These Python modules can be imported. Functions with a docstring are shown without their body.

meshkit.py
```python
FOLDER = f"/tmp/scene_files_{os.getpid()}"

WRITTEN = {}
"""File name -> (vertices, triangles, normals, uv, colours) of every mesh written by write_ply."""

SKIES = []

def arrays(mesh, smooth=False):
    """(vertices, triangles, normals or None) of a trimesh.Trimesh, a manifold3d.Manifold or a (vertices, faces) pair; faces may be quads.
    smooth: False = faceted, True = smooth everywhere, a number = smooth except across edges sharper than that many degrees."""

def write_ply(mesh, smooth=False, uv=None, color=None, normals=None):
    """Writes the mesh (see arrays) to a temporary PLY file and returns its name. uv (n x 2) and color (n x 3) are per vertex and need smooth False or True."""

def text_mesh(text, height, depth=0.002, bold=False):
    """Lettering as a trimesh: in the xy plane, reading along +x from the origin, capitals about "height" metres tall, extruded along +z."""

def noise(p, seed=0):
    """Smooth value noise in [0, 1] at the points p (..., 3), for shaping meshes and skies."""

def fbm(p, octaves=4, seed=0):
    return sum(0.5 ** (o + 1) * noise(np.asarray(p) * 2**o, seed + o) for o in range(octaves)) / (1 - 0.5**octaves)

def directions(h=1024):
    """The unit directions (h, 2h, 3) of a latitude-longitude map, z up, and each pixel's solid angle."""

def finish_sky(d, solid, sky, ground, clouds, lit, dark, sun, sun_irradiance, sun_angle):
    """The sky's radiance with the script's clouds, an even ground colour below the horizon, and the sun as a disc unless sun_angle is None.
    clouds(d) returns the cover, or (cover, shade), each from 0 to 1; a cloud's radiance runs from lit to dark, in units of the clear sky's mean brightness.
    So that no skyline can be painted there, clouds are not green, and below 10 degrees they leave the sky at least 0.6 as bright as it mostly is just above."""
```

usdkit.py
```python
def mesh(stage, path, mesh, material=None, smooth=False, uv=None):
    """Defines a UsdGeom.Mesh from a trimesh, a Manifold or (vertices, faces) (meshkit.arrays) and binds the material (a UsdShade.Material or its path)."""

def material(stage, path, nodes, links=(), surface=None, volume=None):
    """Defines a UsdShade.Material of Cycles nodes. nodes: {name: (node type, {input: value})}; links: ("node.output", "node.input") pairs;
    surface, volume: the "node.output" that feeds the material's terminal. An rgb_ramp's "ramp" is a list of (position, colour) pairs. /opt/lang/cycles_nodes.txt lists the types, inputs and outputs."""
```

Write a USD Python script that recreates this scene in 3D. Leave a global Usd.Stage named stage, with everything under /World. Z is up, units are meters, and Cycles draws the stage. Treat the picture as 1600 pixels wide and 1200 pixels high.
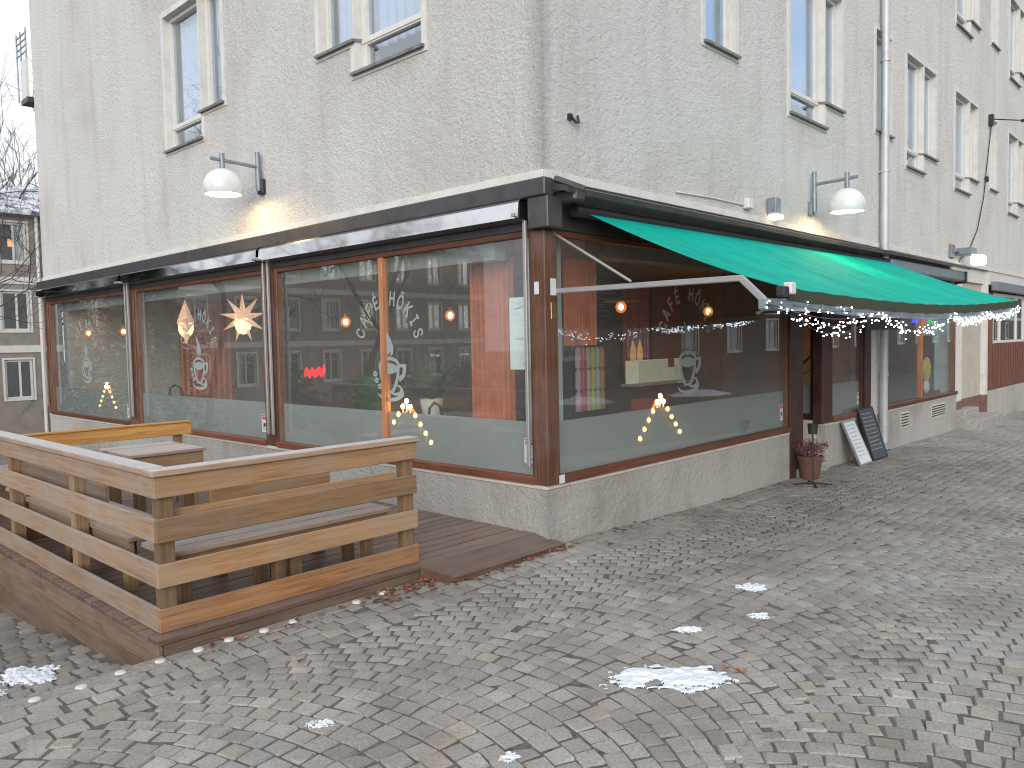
import math, random
import numpy as np, trimesh, usdkit, meshkit
from pxr import Usd, UsdGeom, UsdLux, UsdShade, Gf, Sdf, Vt
from shapely.geometry import Polygon, box as sbox
from shapely.ops import unary_union

stage = Usd.Stage.CreateInMemory()
UsdGeom.SetStageUpAxis(stage, 'Z'); UsdGeom.SetStageMetersPerUnit(stage, 1.0)
UsdGeom.Xform.Define(stage, '/World'); UsdGeom.Scope.Define(stage, '/World/Looks')
rng = np.random.default_rng(7); random.seed(7)

# ------------------------------------------------------------------ camera, sky, light, exposure
CAM = (-4.76457086, -4.11587377, 1.62036808); YAW, PITCH, ROLL, FPX = 0.755793404, -0.0538733929, -0.0200256999, 1232.57438
EXPOSURE = 0.80
SUN_EL, SUN_DIR = math.radians(17), np.array([-0.80, -0.60])           # towards the hidden sun, behind the camera
SKY_STRENGTH, SUN_I, SUN_ANGLE = 0.075, 0.40, 45.0
cf = np.array([math.cos(YAW)*math.cos(PITCH), math.sin(YAW)*math.cos(PITCH), math.sin(PITCH)])
cr0 = np.array([math.sin(YAW), -math.cos(YAW), 0.0]); cu0 = np.cross(cr0, cf)
c_, s_ = math.cos(ROLL), math.sin(ROLL); cr = c_*cr0 + s_*cu0; cu = -s_*cr0 + c_*cu0
cam = UsdGeom.Camera.Define(stage, '/World/camera')
cam.AddTransformOp().Set(Gf.Matrix4d(*cr, 0, *cu, 0, *(-cf), 0, *CAM, 1))
cam.CreateHorizontalApertureAttr(36.0); cam.CreateVerticalApertureAttr(27.0); cam.CreateFocalLengthAttr(36.0*FPX/1600)
cam.CreateFStopAttr(0.0); cam.CreateExposureAttr(EXPOSURE); cam.CreateClippingRangeAttr(Gf.Vec2f(0.05, 2000))

def px(P):                                                             # only to choose which setts are near enough to model singly
    d = np.asarray(P, float) - np.array(CAM); z = d @ cf
    return np.stack([800 + FPX*(d @ cr)/z, 600 - FPX*(d @ cu)/z], -1), z

sky = UsdLux.DomeLight.Define(stage, '/World/sky'); sky.CreateIntensityAttr(1.0)
skym = usdkit.material(stage, '/World/Looks/sky_overcast', {
    'tc': ('texture_coordinate', {}), 'map': ('mapping', {'scale': (1.0, 1.0, 2.6)}),
    'n': ('noise_texture', {'scale': 1.7, 'detail': 5.0, 'roughness': 0.55}),
    'r': ('rgb_ramp', {'ramp': [(0.32, (6.2, 7.2, 8.9)), (0.52, (9.4, 9.9, 10.6)), (0.70, (12.0, 12.0, 12.1))]}),
    'sky': ('sky_texture', {'sky_type': 'single_scattering', 'sun_disc': False, 'sun_elevation': SUN_EL, 'sun_rotation': math.atan2(SUN_DIR[0], SUN_DIR[1])}),
    'm': ('mix', {'mix_type': 'mix', 'fac': 0.88}), 'bg': ('background_shader', {'strength': SKY_STRENGTH})},
    [('tc.generated', 'map.vector'), ('map.vector', 'n.vector'), ('n.fac', 'r.fac'), ('sky.color', 'm.color1'), ('r.color', 'm.color2'), ('m.color', 'bg.color')], surface='bg.background')
UsdShade.MaterialBindingAPI.Apply(sky.GetPrim()).Bind(skym)
sun = UsdLux.DistantLight.Define(stage, '/World/sun')
sun.CreateIntensityAttr(SUN_I); sun.CreateAngleAttr(SUN_ANGLE); sun.CreateColorAttr(Gf.Vec3f(1.0, 0.965, 0.92)); sun.GetPrim().CreateAttribute('inputs:normalize', Sdf.ValueTypeNames.Bool).Set(True)
sv = np.array([*(SUN_DIR/np.linalg.norm(SUN_DIR)*math.cos(SUN_EL)), math.sin(SUN_EL)])
sun.AddTransformOp().Set(Gf.Matrix4d().SetLookAt(Gf.Vec3d(*sv), Gf.Vec3d(0, 0, 0), Gf.Vec3d(0, 0, 1)).GetInverse())

# ------------------------------------------------------------------ scene-tree helpers
USED = {}
def numbered(parent, name):
    k = USED.get((parent, name), -1) + 1; USED[(parent, name)] = k
    return f'{parent}/{name}' + (f'_{k:03d}' if k else '')
def tag(prim, label=None, cat=None, group=None, kind=None):
    for k, v in (('label', label), ('category', cat), ('group', group), ('kind', kind)):
        if v: prim.SetCustomDataByKey(k, v)
    return prim
def thing(name, label=None, cat=None, group=None, kind=None, loc=None):
    p = numbered('/World', name); x = UsdGeom.Xform.Define(stage, p)
    if loc is not None: x.AddTranslateOp().Set(Gf.Vec3d(*map(float, loc)))
    tag(x.GetPrim(), label, cat, group, kind); return p
def put(name, m, mat, parent='/World', smooth=False, tint=None, label=None, cat=None, group=None, kind=None):
    p = numbered(parent, name)
    if isinstance(m, MB): m = m.arr()
    g = usdkit.mesh(stage, p, m, mat, smooth=smooth)
    n = len(g.GetPointsAttr().Get())
    if tint is not None:
        t = np.asarray(tint, np.float32)
        pv = UsdGeom.PrimvarsAPI(g).CreatePrimvar('tint', Sdf.ValueTypeNames.Color3fArray, 'vertex')
        pv.Set(Vt.Vec3fArray.FromNumpy(np.ascontiguousarray(np.broadcast_to(t, (n, 3)) if t.ndim == 1 else t)))
    tag(g.GetPrim(), label, cat, group, kind); return p

def rt():                                                               # a random tint: (tone, hue shift, grain offset)
    return (float(rng.uniform(0, 1)), float(rng.uniform(0, 1)), float(rng.uniform(0, 1)))

class MB:
    def __init__(s): s.v, s.f, s.n = [], [], 0
    def add(s, v, f):
        v = np.asarray(v, float); f = np.asarray(f, int)
        if f.shape[1] == 4: f = np.vstack([f[:, [0, 1, 2]], f[:, [0, 2, 3]]])
        s.v.append(v); s.f.append(f + s.n); s.n += len(v); return s
    def mesh(s, m, T=None):
        v, f, _ = meshkit.arrays(m)
        if T is not None: v = v @ np.asarray(T)[:3, :3].T + np.asarray(T)[:3, 3]
        return s.add(v, f)
    def arr(s): return np.vstack(s.v), np.vstack(s.f)
    def box(s, x0, x1, y0, y1, z0, z1, b=0.0):
        x0, x1 = min(x0, x1), max(x0, x1); y0, y1 = min(y0, y1), max(y0, y1); z0, z1 = min(z0, z1), max(z0, z1)
        if b <= 0:
            v = [(x, y, z) for x in (x0, x1) for y in (y0, y1) for z in (z0, z1)]
            return s.add(v, [(0, 1, 3, 2), (4, 6, 7, 5), (0, 4, 5, 1), (2, 3, 7, 6), (0, 2, 6, 4), (1, 5, 7, 3)])
        b = min(b, (x1-x0)*.45, (y1-y0)*.45, (z1-z0)*.45)
        pts = []
        for x, sx in ((x0, 1), (x1, -1)):
            for y, sy in ((y0, 1), (y1, -1)):
                for z, sz in ((z0, 1), (z1, -1)):
                    pts += [(x, y+sy*b, z+sz*b), (x+sx*b, y, z+sz*b), (x+sx*b, y+sy*b, z)]
        h = trimesh.convex.convex_hull(np.array(pts)); return s.add(h.vertices, h.faces)
    def bar(s, p, q, w, h, up=(0, 0, 1), b=0.0):                       # a straight bar of section w x h
        p, q = np.array(p, float), np.array(q, float); d = q - p; L = np.linalg.norm(d); d /= L
        r = np.cross(d, up)
        if np.linalg.norm(r) < 1e-6: r = np.cross(d, (1, 0, 0))
        r /= np.linalg.norm(r); u = np.cross(r, d)
        t = MB().box(0, L, -w/2, w/2, -h/2, h/2, b); v, f = t.arr()
        return s.add(p + v[:, :1]*d + v[:, 1:2]*r + v[:, 2:]*u, f)
    def tube(s, pts, r, n=8, caps=True):
        pts = np.asarray(pts, float); r = np.broadcast_to(r, (len(pts),)); tg = np.gradient(pts, axis=0); tg /= np.maximum(np.linalg.norm(tg, axis=1, keepdims=True), 1e-9)
        ref = np.array([0, 0, 1.0]) if abs(tg[0][2]) < .9 else np.array([1.0, 0, 0]); V = []
        for p, t, rr in zip(pts, tg, r):
            a = np.cross(t, ref)
            if np.linalg.norm(a) < 1e-6: a = np.cross(t, (0.3, 1, 0.2))
            a /= np.linalg.norm(a); b = np.cross(a, t); ref = np.cross(a, t) if False else ref
            th = np.arange(n)*2*math.pi/n; V.append(p + rr*(np.cos(th)[:, None]*a + np.sin(th)[:, None]*b))
        m = len(pts); F = [(i*n+j, i*n+(j+1) % n, (i+1)*n+(j+1) % n, (i+1)*n+j) for i in range(m-1) for j in range(n)]
        V = np.vstack(V); k = s.n; s.add(V, F)
        if caps:
            for i, o in ((0, 1), (m-1, -1)):
                tri = [(i*n, i*n+j, i*n+j+1) for j in range(1, n-1)]; s.f.append(np.array(tri) + k)
        return s
    def lathe(s, prof, c=(0, 0, 0), n=24):                             # profile of (radius, z)
        prof = np.asarray(prof, float); th = np.arange(n)*2*math.pi/n
        V = np.stack([np.outer(prof[:, 0], np.cos(th)), np.outer(prof[:, 0], np.sin(th)), np.repeat(prof[:, 1:2], n, 1)], -1).reshape(-1, 3) + np.asarray(c, float)
        F = [(i*n+j, i*n+(j+1) % n, (i+1)*n+(j+1) % n, (i+1)*n+j) for i in range(len(prof)-1) for j in range(n)]
        return s.add(V, F)
    def ball(s, c, r, sub=1, sc=(1, 1, 1)):
        m = trimesh.creation.icosphere(subdivisions=sub, radius=1.0); return s.add(m.vertices*r*np.array(sc) + np.array(c, float), m.faces)
    def poly(s, poly, t0, t1, M):                                       # a flat outline pushed from t0 to t1; M maps (a, b, t) to the world
        for g in getattr(poly, 'geoms', [poly]):
            m = trimesh.creation.extrude_polygon(g, t1-t0, engine='earcut'); v = m.vertices + [0, 0, t0]; w = M(v); f = m.faces
            w = np.asarray(w)
            if trimesh.Trimesh(w, f, process=False).volume < 0: f = f[:, ::-1]
            s.add(w, f)
        return s
def sidemap(side):                                                     # (along the wall, height, depth inwards) -> world
    return (lambda v: np.stack([v[:, 2], v[:, 0], v[:, 1]], -1)) if side == 'L' else (lambda v: np.stack([v[:, 0], v[:, 2], v[:, 1]], -1))
def sbx(mb, side, s0, s1, z0, z1, d0, d1, b=0.0):
    return mb.box(d0, d1, s0, s1, z0, z1, b) if side == 'L' else mb.box(s0, s1, d0, d1, z0, z1, b)
def P(side, s, z, d): return (d, s, z) if side == 'L' else (s, d, z)

# ------------------------------------------------------------------ materials
LK = '/World/Looks/'
def plain(name, col, rough=0.6, metal=0.0, var=0.12, scale=9.0, bump=0.0, spec=0.5, emit=None, estr=0.0, tintvar=0.0):
    n = {'g': ('geometry', {}), 'n': ('noise_texture', {'scale': scale, 'detail': 5.0, 'roughness': 0.6}),
         'r': ('rgb_ramp', {'ramp': [(0.28, tuple(c*(1-var*1.6) for c in col)), (0.5, col), (0.75, tuple(min(1, c*(1+var)) for c in col))]}),
         'p': ('principled_bsdf', {'roughness': rough, 'metallic': metal, 'specular_ior_level': spec})}
    l = [('g.position', 'n.vector'), ('n.fac', 'r.fac')]
    src = 'r.color'
    if tintvar:
        n.update({'at': ('attribute', {'attribute': 'tint'}), 'se': ('separate_color', {'color_type': 'rgb'}), 'mr': ('map_range', {'from_min': 0.0, 'from_max': 1.0, 'to_min': 1-tintvar, 'to_max': 1+tintvar}),
                  'cc': ('combine_color', {'color_type': 'rgb'}), 'mm': ('mix', {'mix_type': 'multiply', 'fac': 1.0})})
        l += [('at.color', 'se.color'), ('se.r', 'mr.value'), ('mr.result', 'cc.r'), ('mr.result', 'cc.g'), ('mr.result', 'cc.b'), ('r.color', 'mm.color1'), ('cc.color', 'mm.color2')]; src = 'mm.color'
    l.append((src, 'p.base_color'))
    if bump:
        n['b'] = ('bump', {'strength': bump, 'distance': 0.01}); l += [('n.fac', 'b.height'), ('b.normal', 'p.normal')]
    if emit: n['p'][1].update({'emission_color': emit, 'emission_strength': estr})
    return usdkit.material(stage, LK+name, n, l, surface='p.BSDF')
def glow(name, col, strength):
    return usdkit.material(stage, LK+name, {'e': ('emission', {'color': col, 'strength': strength})}, [], surface='e.emission')
def stucco(name, col, bump=1.0, scale=1.0, stain=(0.87, 0.85, 0.825)):
    return usdkit.material(stage, LK+name, {
        'g': ('geometry', {}), 'big': ('noise_texture', {'scale': 0.55, 'detail': 6.0, 'roughness': 0.62, 'distortion': 0.4}),
        'mp': ('mapping', {'scale': (3.0, 3.0, 0.35)}), 'str': ('noise_texture', {'scale': 1.2, 'detail': 5.0, 'roughness': 0.6}),
        'fine': ('noise_texture', {'scale': 42.0*scale, 'detail': 6.0, 'roughness': 0.72}), 'lump': ('noise_texture', {'scale': 15.0*scale, 'detail': 4.0, 'roughness': 0.6}),
        'rb': ('rgb_ramp', {'ramp': [(0.30, tuple(c*s for c, s in zip(col, stain))), (0.50, col), (0.72, tuple(min(0.9, c*1.05) for c in col))]}),
        'rs': ('rgb_ramp', {'ramp': [(0.32, (0.86, 0.855, 0.845)), (0.50, (1, 1, 1))]}), 'm1': ('mix', {'mix_type': 'multiply', 'fac': 0.75}),
        'rf': ('rgb_ramp', {'ramp': [(0.30, (0.62, 0.615, 0.61)), (0.44, (1, 1, 1)), (0.8, (1.06, 1.06, 1.06))]}), 'm2': ('mix', {'mix_type': 'multiply', 'fac': 0.85}),
        'h': ('math', {'math_type': 'multiply_add', 'value2': 1.1}), 'b': ('bump', {'strength': bump, 'distance': 0.040}),
        'xyz': ('separate_xyz', {}), 'mx': ('math', {'math_type': 'maximum'}), 'en': ('math', {'math_type': 'multiply_add', 'value2': -0.34, 'value3': 0.17}), 'ed': ('math', {'math_type': 'add'}), 'er': ('map_range', {'from_min': 0.0, 'from_max': 0.14, 'to_min': 0.40, 'to_max': 0.0, 'clamp': True}), 'm3': ('mix', {'mix_type': 'mix', 'color2': (0.23, 0.22, 0.21)}),
        'p': ('principled_bsdf', {'roughness': 0.92, 'specular_ior_level': 0.2})},
        [('g.position', 'xyz.vector'), ('xyz.x', 'mx.value1'), ('xyz.y', 'mx.value2'), ('big.fac', 'en.value1'), ('mx.value', 'ed.value1'), ('en.value', 'ed.value2'), ('ed.value', 'er.value'), ('er.result', 'm3.fac'), ('m2.color', 'm3.color1'), ('m3.color', 'p.base_color'),
         ('g.position', 'big.vector'), ('g.position', 'mp.vector'), ('mp.vector', 'str.vector'), ('g.position', 'fine.vector'), ('g.position', 'lump.vector'), ('big.fac', 'rb.fac'), ('str.fac', 'rs.fac'),
         ('rb.color', 'm1.color1'), ('rs.color', 'm1.color2'), ('fine.fac', 'rf.fac'), ('m1.color', 'm2.color1'), ('rf.color', 'm2.color2'),
         ('lump.fac', 'h.value1'), ('fine.fac', 'h.value3'), ('h.value', 'b.height'), ('b.normal', 'p.normal')], surface='p.BSDF')
def wood(name, axis, light, dark, grey=(0.30, 0.28, 0.26), greyness=0.3, frost=0.0, rough=0.7, tone=0.35):
    sc = [25.0, 25.0, 25.0]; sc['xyz'.index(axis)] = 1.1
    n = {'g': ('geometry', {}), 'at': ('attribute', {'attribute': 'tint'}), 'sh': ('vector_math', {'math_type': 'multiply_add', 'vector2': (5.3, 7.1, 9.7)}),
         'mp': ('mapping', {'scale': tuple(sc)}), 'n': ('noise_texture', {'scale': 1.6, 'detail': 6.0, 'roughness': 0.62, 'distortion': 1.3}),
         'n2': ('noise_texture', {'scale': 6.5, 'detail': 4.0, 'roughness': 0.7}), 'n3': ('noise_texture', {'scale': 2.2, 'detail': 5.0, 'roughness': 0.65}),
         'r': ('rgb_ramp', {'ramp': [(0.32, dark), (0.46, tuple((a+b)/2 for a, b in zip(light, dark))), (0.56, light), (0.74, tuple(min(1, c*1.12) for c in light))]}),
         'rg': ('rgb_ramp', {'ramp': [(0.40, (0, 0, 0)), (0.68, (greyness,)*3)]}), 'mg': ('mix', {'mix_type': 'mix', 'color2': grey}),
         'se': ('separate_color', {'color_type': 'rgb'}), 'mr': ('map_range', {'to_min': 1-tone, 'to_max': 1+tone*0.7}),
         'cc': ('combine_color', {'color_type': 'rgb'}), 'mm': ('mix', {'mix_type': 'multiply', 'fac': 1.0}),
         'b': ('bump', {'strength': 0.35, 'distance': 0.004}), 'p': ('principled_bsdf', {'roughness': rough, 'specular_ior_level': 0.35})}
    l = [('at.color', 'sh.vector1'), ('g.position', 'sh.vector3'), ('sh.vector', 'mp.vector'), ('mp.vector', 'n.vector'), ('mp.vector', 'n2.vector'), ('sh.vector', 'n3.vector'), ('n.fac', 'r.fac'), ('n3.fac', 'rg.fac'),
         ('rg.color', 'mg.fac'), ('r.color', 'mg.color1'), ('at.color', 'se.color'), ('se.r', 'mr.value'), ('mr.result', 'cc.r'), ('mr.result', 'cc.g'), ('mr.result', 'cc.b'),
         ('mg.color', 'mm.color1'), ('cc.color', 'mm.color2'), ('n2.fac', 'b.height'), ('b.normal', 'p.normal')]
    if frost:                                                          # hoar frost lying on the upward faces
        n.update({'sx': ('separate_xyz', {}), 'up': ('map_range', {'from_min': 0.7, 'from_max': 0.95, 'clamp': True}), 'nf': ('noise_texture', {'scale': 38.0, 'detail': 6.0, 'roughness': 0.75}),
                  'rf': ('map_range', {'from_min': 0.27, 'from_max': 0.52, 'to_min': 0.0, 'to_max': frost, 'clamp': True}), 'fm': ('math', {'math_type': 'multiply'}), 'mf': ('mix', {'mix_type': 'mix', 'color2': (0.47, 0.475, 0.49)})})
        l += [('g.true_normal', 'sx.vector'), ('sx.z', 'up.value'), ('g.position', 'nf.vector'), ('nf.fac', 'rf.value'), ('up.result', 'fm.value1'), ('rf.result', 'fm.value2'), ('fm.value', 'mf.fac'), ('mm.color', 'mf.color1'), ('mf.color', 'p.base_color')]
    else: l.append(('mm.color', 'p.base_color'))
    return usdkit.material(stage, LK+name, n, l, surface='p.BSDF')
def pane(name, f0=0.06, tint=(0.93, 0.96, 0.95), warp=0.0, dust=0.0):
    n = {'lw': ('layer_weight', {'blend': 0.5}), 'pw': ('math', {'math_type': 'power', 'value2': 4.0}), 'ma': ('math', {'math_type': 'multiply_add', 'value2': 1-f0, 'value3': f0, 'use_clamp': True}),
         't': ('transparent_bsdf', {'color': tint}), 'gl': ('glossy_bsdf', {'color': (1, 1, 1), 'roughness': 0.0}), 'm': ('mix_closure', {})}
    l = [('lw.facing', 'pw.value1'), ('pw.value', 'ma.value1'), ('ma.value', 'm.fac'), ('gl.BSDF', 'm.closure2')]
    if dust:                                                           # a thin even film of winter dirt on the pane
        n.update({'du': ('diffuse_bsdf', {'color': (0.45, 0.45, 0.44)}), 'md': ('mix_closure', {'fac': dust})}); l += [('t.BSDF', 'md.closure1'), ('du.BSDF', 'md.closure2'), ('md.closure', 'm.closure1')]
    else: l.append(('t.BSDF', 'm.closure1'))
    if warp:
        n.update({'g': ('geometry', {}), 'wn': ('noise_texture', {'scale': 1.1, 'detail': 1.0}), 'wb': ('bump', {'strength': warp, 'distance': 0.01})})
        l += [('g.position', 'wn.vector'), ('wn.fac', 'wb.height'), ('wb.normal', 'gl.normal')]
    return usdkit.material(stage, LK+name, n, l, surface='m.closure')
def sett_mat(name):
    return usdkit.material(stage, LK+name, {
        'at': ('attribute', {'attribute': 'tint'}), 'g': ('geometry', {}), 'n': ('noise_texture', {'scale': 85.0, 'detail': 6.0, 'roughness': 0.72}), 'n2': ('noise_texture', {'scale': 1.1, 'detail': 5.0, 'roughness': 0.62}),
        'r': ('rgb_ramp', {'ramp': [(0.30, (0.62, 0.61, 0.60)), (0.5, (1, 1, 1)), (0.72, (1.25, 1.25, 1.26))]}), 'm': ('mix', {'mix_type': 'multiply', 'fac': 1.0}),
        'r2': ('rgb_ramp', {'ramp': [(0.34, (0.74, 0.72, 0.69)), (0.55, (1, 1, 1)), (0.75, (1.14, 1.15, 1.17))]}), 'm2': ('mix', {'mix_type': 'multiply', 'fac': 1.0}),
        'b': ('bump', {'strength': 0.5, 'distance': 0.006}), 'p': ('principled_bsdf', {'roughness': 0.78, 'specular_ior_level': 0.3})},
        [('g.position', 'n.vector'), ('g.position', 'n2.vector'), ('n.fac', 'r.fac'), ('at.color', 'm.color1'), ('r.color', 'm.color2'), ('n2.fac', 'r2.fac'), ('m.color', 'm2.color1'), ('r2.color', 'm2.color2'), ('m2.color', 'p.base_color'), ('n.fac', 'b.height'), ('b.normal', 'p.normal')], surface='p.BSDF')

M = {}
M['stucco'] = stucco('rough_cast_plaster', (0.70, 0.685, 0.66))
M['stucco_base'] = stucco('rough_cast_plinth', (0.46, 0.44, 0.405), bump=0.9, stain=(0.66, 0.64, 0.60))
M['plaster'] = plain('smooth_plaster', (0.56, 0.545, 0.51), 0.9, var=0.10, scale=5, bump=0.15)
M['sill_plaster'] = plain('sill_plaster', (0.50, 0.46, 0.40), 0.9, var=0.10, scale=5, bump=0.15)
M['beige'] = plain('beige_panel', (0.42, 0.37, 0.32), 0.8, var=0.08, scale=4)
M['maroon'] = plain('maroon_plinth', (0.17, 0.085, 0.075), 0.7, var=0.2)
M['white'] = plain('white_frame_paint', (0.58, 0.565, 0.53), 0.45, var=0.06, scale=14)
M['flash'] = plain('dark_zinc_flashing', (0.20, 0.19, 0.18), 0.5, 0.5, var=0.3, scale=12)
M['fascia'] = plain('dark_painted_metal', (0.052, 0.048, 0.050), 0.42, 0.2, var=0.25, scale=6)
M['alu'] = plain('bright_aluminium', (0.62, 0.62, 0.62), 0.05, 1.0, var=0.05, scale=3)
M['alu_dull'] = plain('dull_aluminium', (0.48, 0.48, 0.48), 0.35, 0.9, var=0.1)
M['arm'] = plain('light_grey_metal', (0.31, 0.30, 0.29), 0.4, 0.4, var=0.08)
M['grey'] = plain('blue_grey_metal', (0.20, 0.235, 0.26), 0.45, 0.4, var=0.12)
M['zinc'] = plain('painted_downpipe', (0.43, 0.44, 0.44), 0.45, 0.2, var=0.10, scale=5)
M['black'] = plain('black_paint', (0.018, 0.018, 0.02), 0.5, var=0.2)
M['woodv'] = wood('brown_frame_upright', 'z', (0.135, 0.055, 0.028), (0.065, 0.027, 0.016), (0.16, 0.12, 0.10), 0.55, rough=0.55)
M['woodh'] = wood('brown_frame_rail_x', 'x', (0.165, 0.052, 0.026), (0.075, 0.027, 0.016), (0.15, 0.11, 0.09), 0.3, rough=0.5)
M['woodhy'] = wood('brown_frame_rail_y', 'y', (0.165, 0.052, 0.026), (0.075, 0.027, 0.016), (0.15, 0.11, 0.09), 0.3, rough=0.5)
M['wood_orange'] = wood('orange_mullion', 'z', (0.36, 0.15, 0.06), (0.20, 0.075, 0.03), greyness=0.1, rough=0.5)
M['wood_dark'] = wood('dark_brown_post', 'z', (0.065, 0.022, 0.016), (0.035, 0.014, 0.011), greyness=0.1, rough=0.4)
LW, DW = (0.325, 0.182, 0.083), (0.21, 0.108, 0.045)
M['fx'] = wood('fence_timber_x', 'x', LW, DW, (0.27, 0.215, 0.165), 0.6, frost=0.25)
M['fy'] = wood('fence_timber_y', 'y', (0.27, 0.182, 0.118), (0.18, 0.112, 0.070), (0.25, 0.215, 0.18), 0.8, frost=0.35)
M['fz'] = wood('fence_timber_z', 'z', (0.25, 0.15, 0.078), (0.14, 0.078, 0.038), (0.2, 0.15, 0.11), 0.4)
M['capx'] = wood('frosted_cap_x', 'x', (0.36, 0.24, 0.15), (0.22, 0.13, 0.075), frost=0.9)
M['capy'] = wood('frosted_cap_y', 'y', (0.34, 0.24, 0.17), (0.21, 0.14, 0.095), frost=0.9)
M['tabx'] = wood('table_timber_x', 'x', (0.36, 0.25, 0.18), (0.21, 0.13, 0.09), (0.3, 0.27, 0.25), 0.5, frost=0.55)
M['orangex'] = wood('fresh_orange_timber', 'x', (0.52, 0.265, 0.075), (0.34, 0.15, 0.04), greyness=0.05, frost=0.2)
M['darkx'] = wood('bottom_board_timber', 'x', (0.26, 0.125, 0.050), (0.13, 0.056, 0.022), (0.20, 0.14, 0.10), 0.4, frost=0.2)
M['deck'] = wood('wet_deck_timber', 'x', (0.125, 0.068, 0.045), (0.060, 0.031, 0.021), (0.14, 0.11, 0.095), 0.45, frost=0.10, rough=0.42)
M['skirty'] = wood('skirt_timber_y', 'y', (0.155, 0.10, 0.067), (0.08, 0.05, 0.033), (0.19, 0.14, 0.105), 0.6)
M['skirtx'] = wood('skirt_timber_x', 'x', (0.15, 0.095, 0.062), (0.075, 0.047, 0.033), (0.2, 0.15, 0.11), 0.5)
M['pane'] = pane('shop_window_glass', 0.045, dust=0.036)
M['pane_up'] = pane('upper_window_glass', 0.17, (0.84, 0.89, 0.95), warp=0.15)
M['pane_right'] = pane('street_window_glass', 0.17, (0.74, 0.86, 0.96), warp=0.15)
M['sett'] = sett_mat('granite_setts')
M['bed'] = plain('sandy_joint_bed', (0.105, 0.094, 0.080), 0.95, var=0.35, scale=30, bump=0.6)
M['kerb'] = plain('gravelly_kerb', (0.24, 0.215, 0.19), 0.9, var=0.3, scale=40, bump=0.7)
M['snow'] = plain('old_snow', (0.64, 0.67, 0.71), 0.7, var=0.10, scale=45, bump=0.6)
M['stud'] = plain('white_stud', (0.52, 0.51, 0.48), 0.5, var=0.12, scale=60)
M['leaf'] = plain('fallen_leaf', (0.20, 0.085, 0.045), 0.7, var=0.5, scale=20, tintvar=0.5)
M['step'] = plain('stone_step', (0.30, 0.285, 0.26), 0.85, var=0.2, scale=14, bump=0.3)
M['curtain'] = plain('white_curtain', (0.62, 0.64, 0.66), 0.9, var=0.06)
M['blue_blind'] = plain('pale_blue_blind', (0.36, 0.49, 0.63), 0.9, var=0.08)
M['inner_wall'] = plain('cafe_wall_brown', (0.105, 0.078, 0.062), 0.85, var=0.2, scale=3)
M['inner_dark'] = plain('cafe_wall_dark', (0.055, 0.05, 0.047), 0.8, var=0.2, scale=3)
M['ceiling'] = plain('cafe_ceiling', (0.30, 0.275, 0.25), 0.9, var=0.06)
M['floor'] = plain('cafe_floor', (0.17, 0.14, 0.12), 0.5, var=0.15)
M['soft_white'] = plain('interior_white', (0.58, 0.61, 0.57), 0.8, var=0.05)
M['red_curtain'] = plain('rust_red_curtain', (0.46, 0.125, 0.052), 0.9, var=0.25, scale=5)
M['brass'] = plain('brass_shade', (0.55, 0.38, 0.14), 0.3, 0.9, var=0.1)

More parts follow.
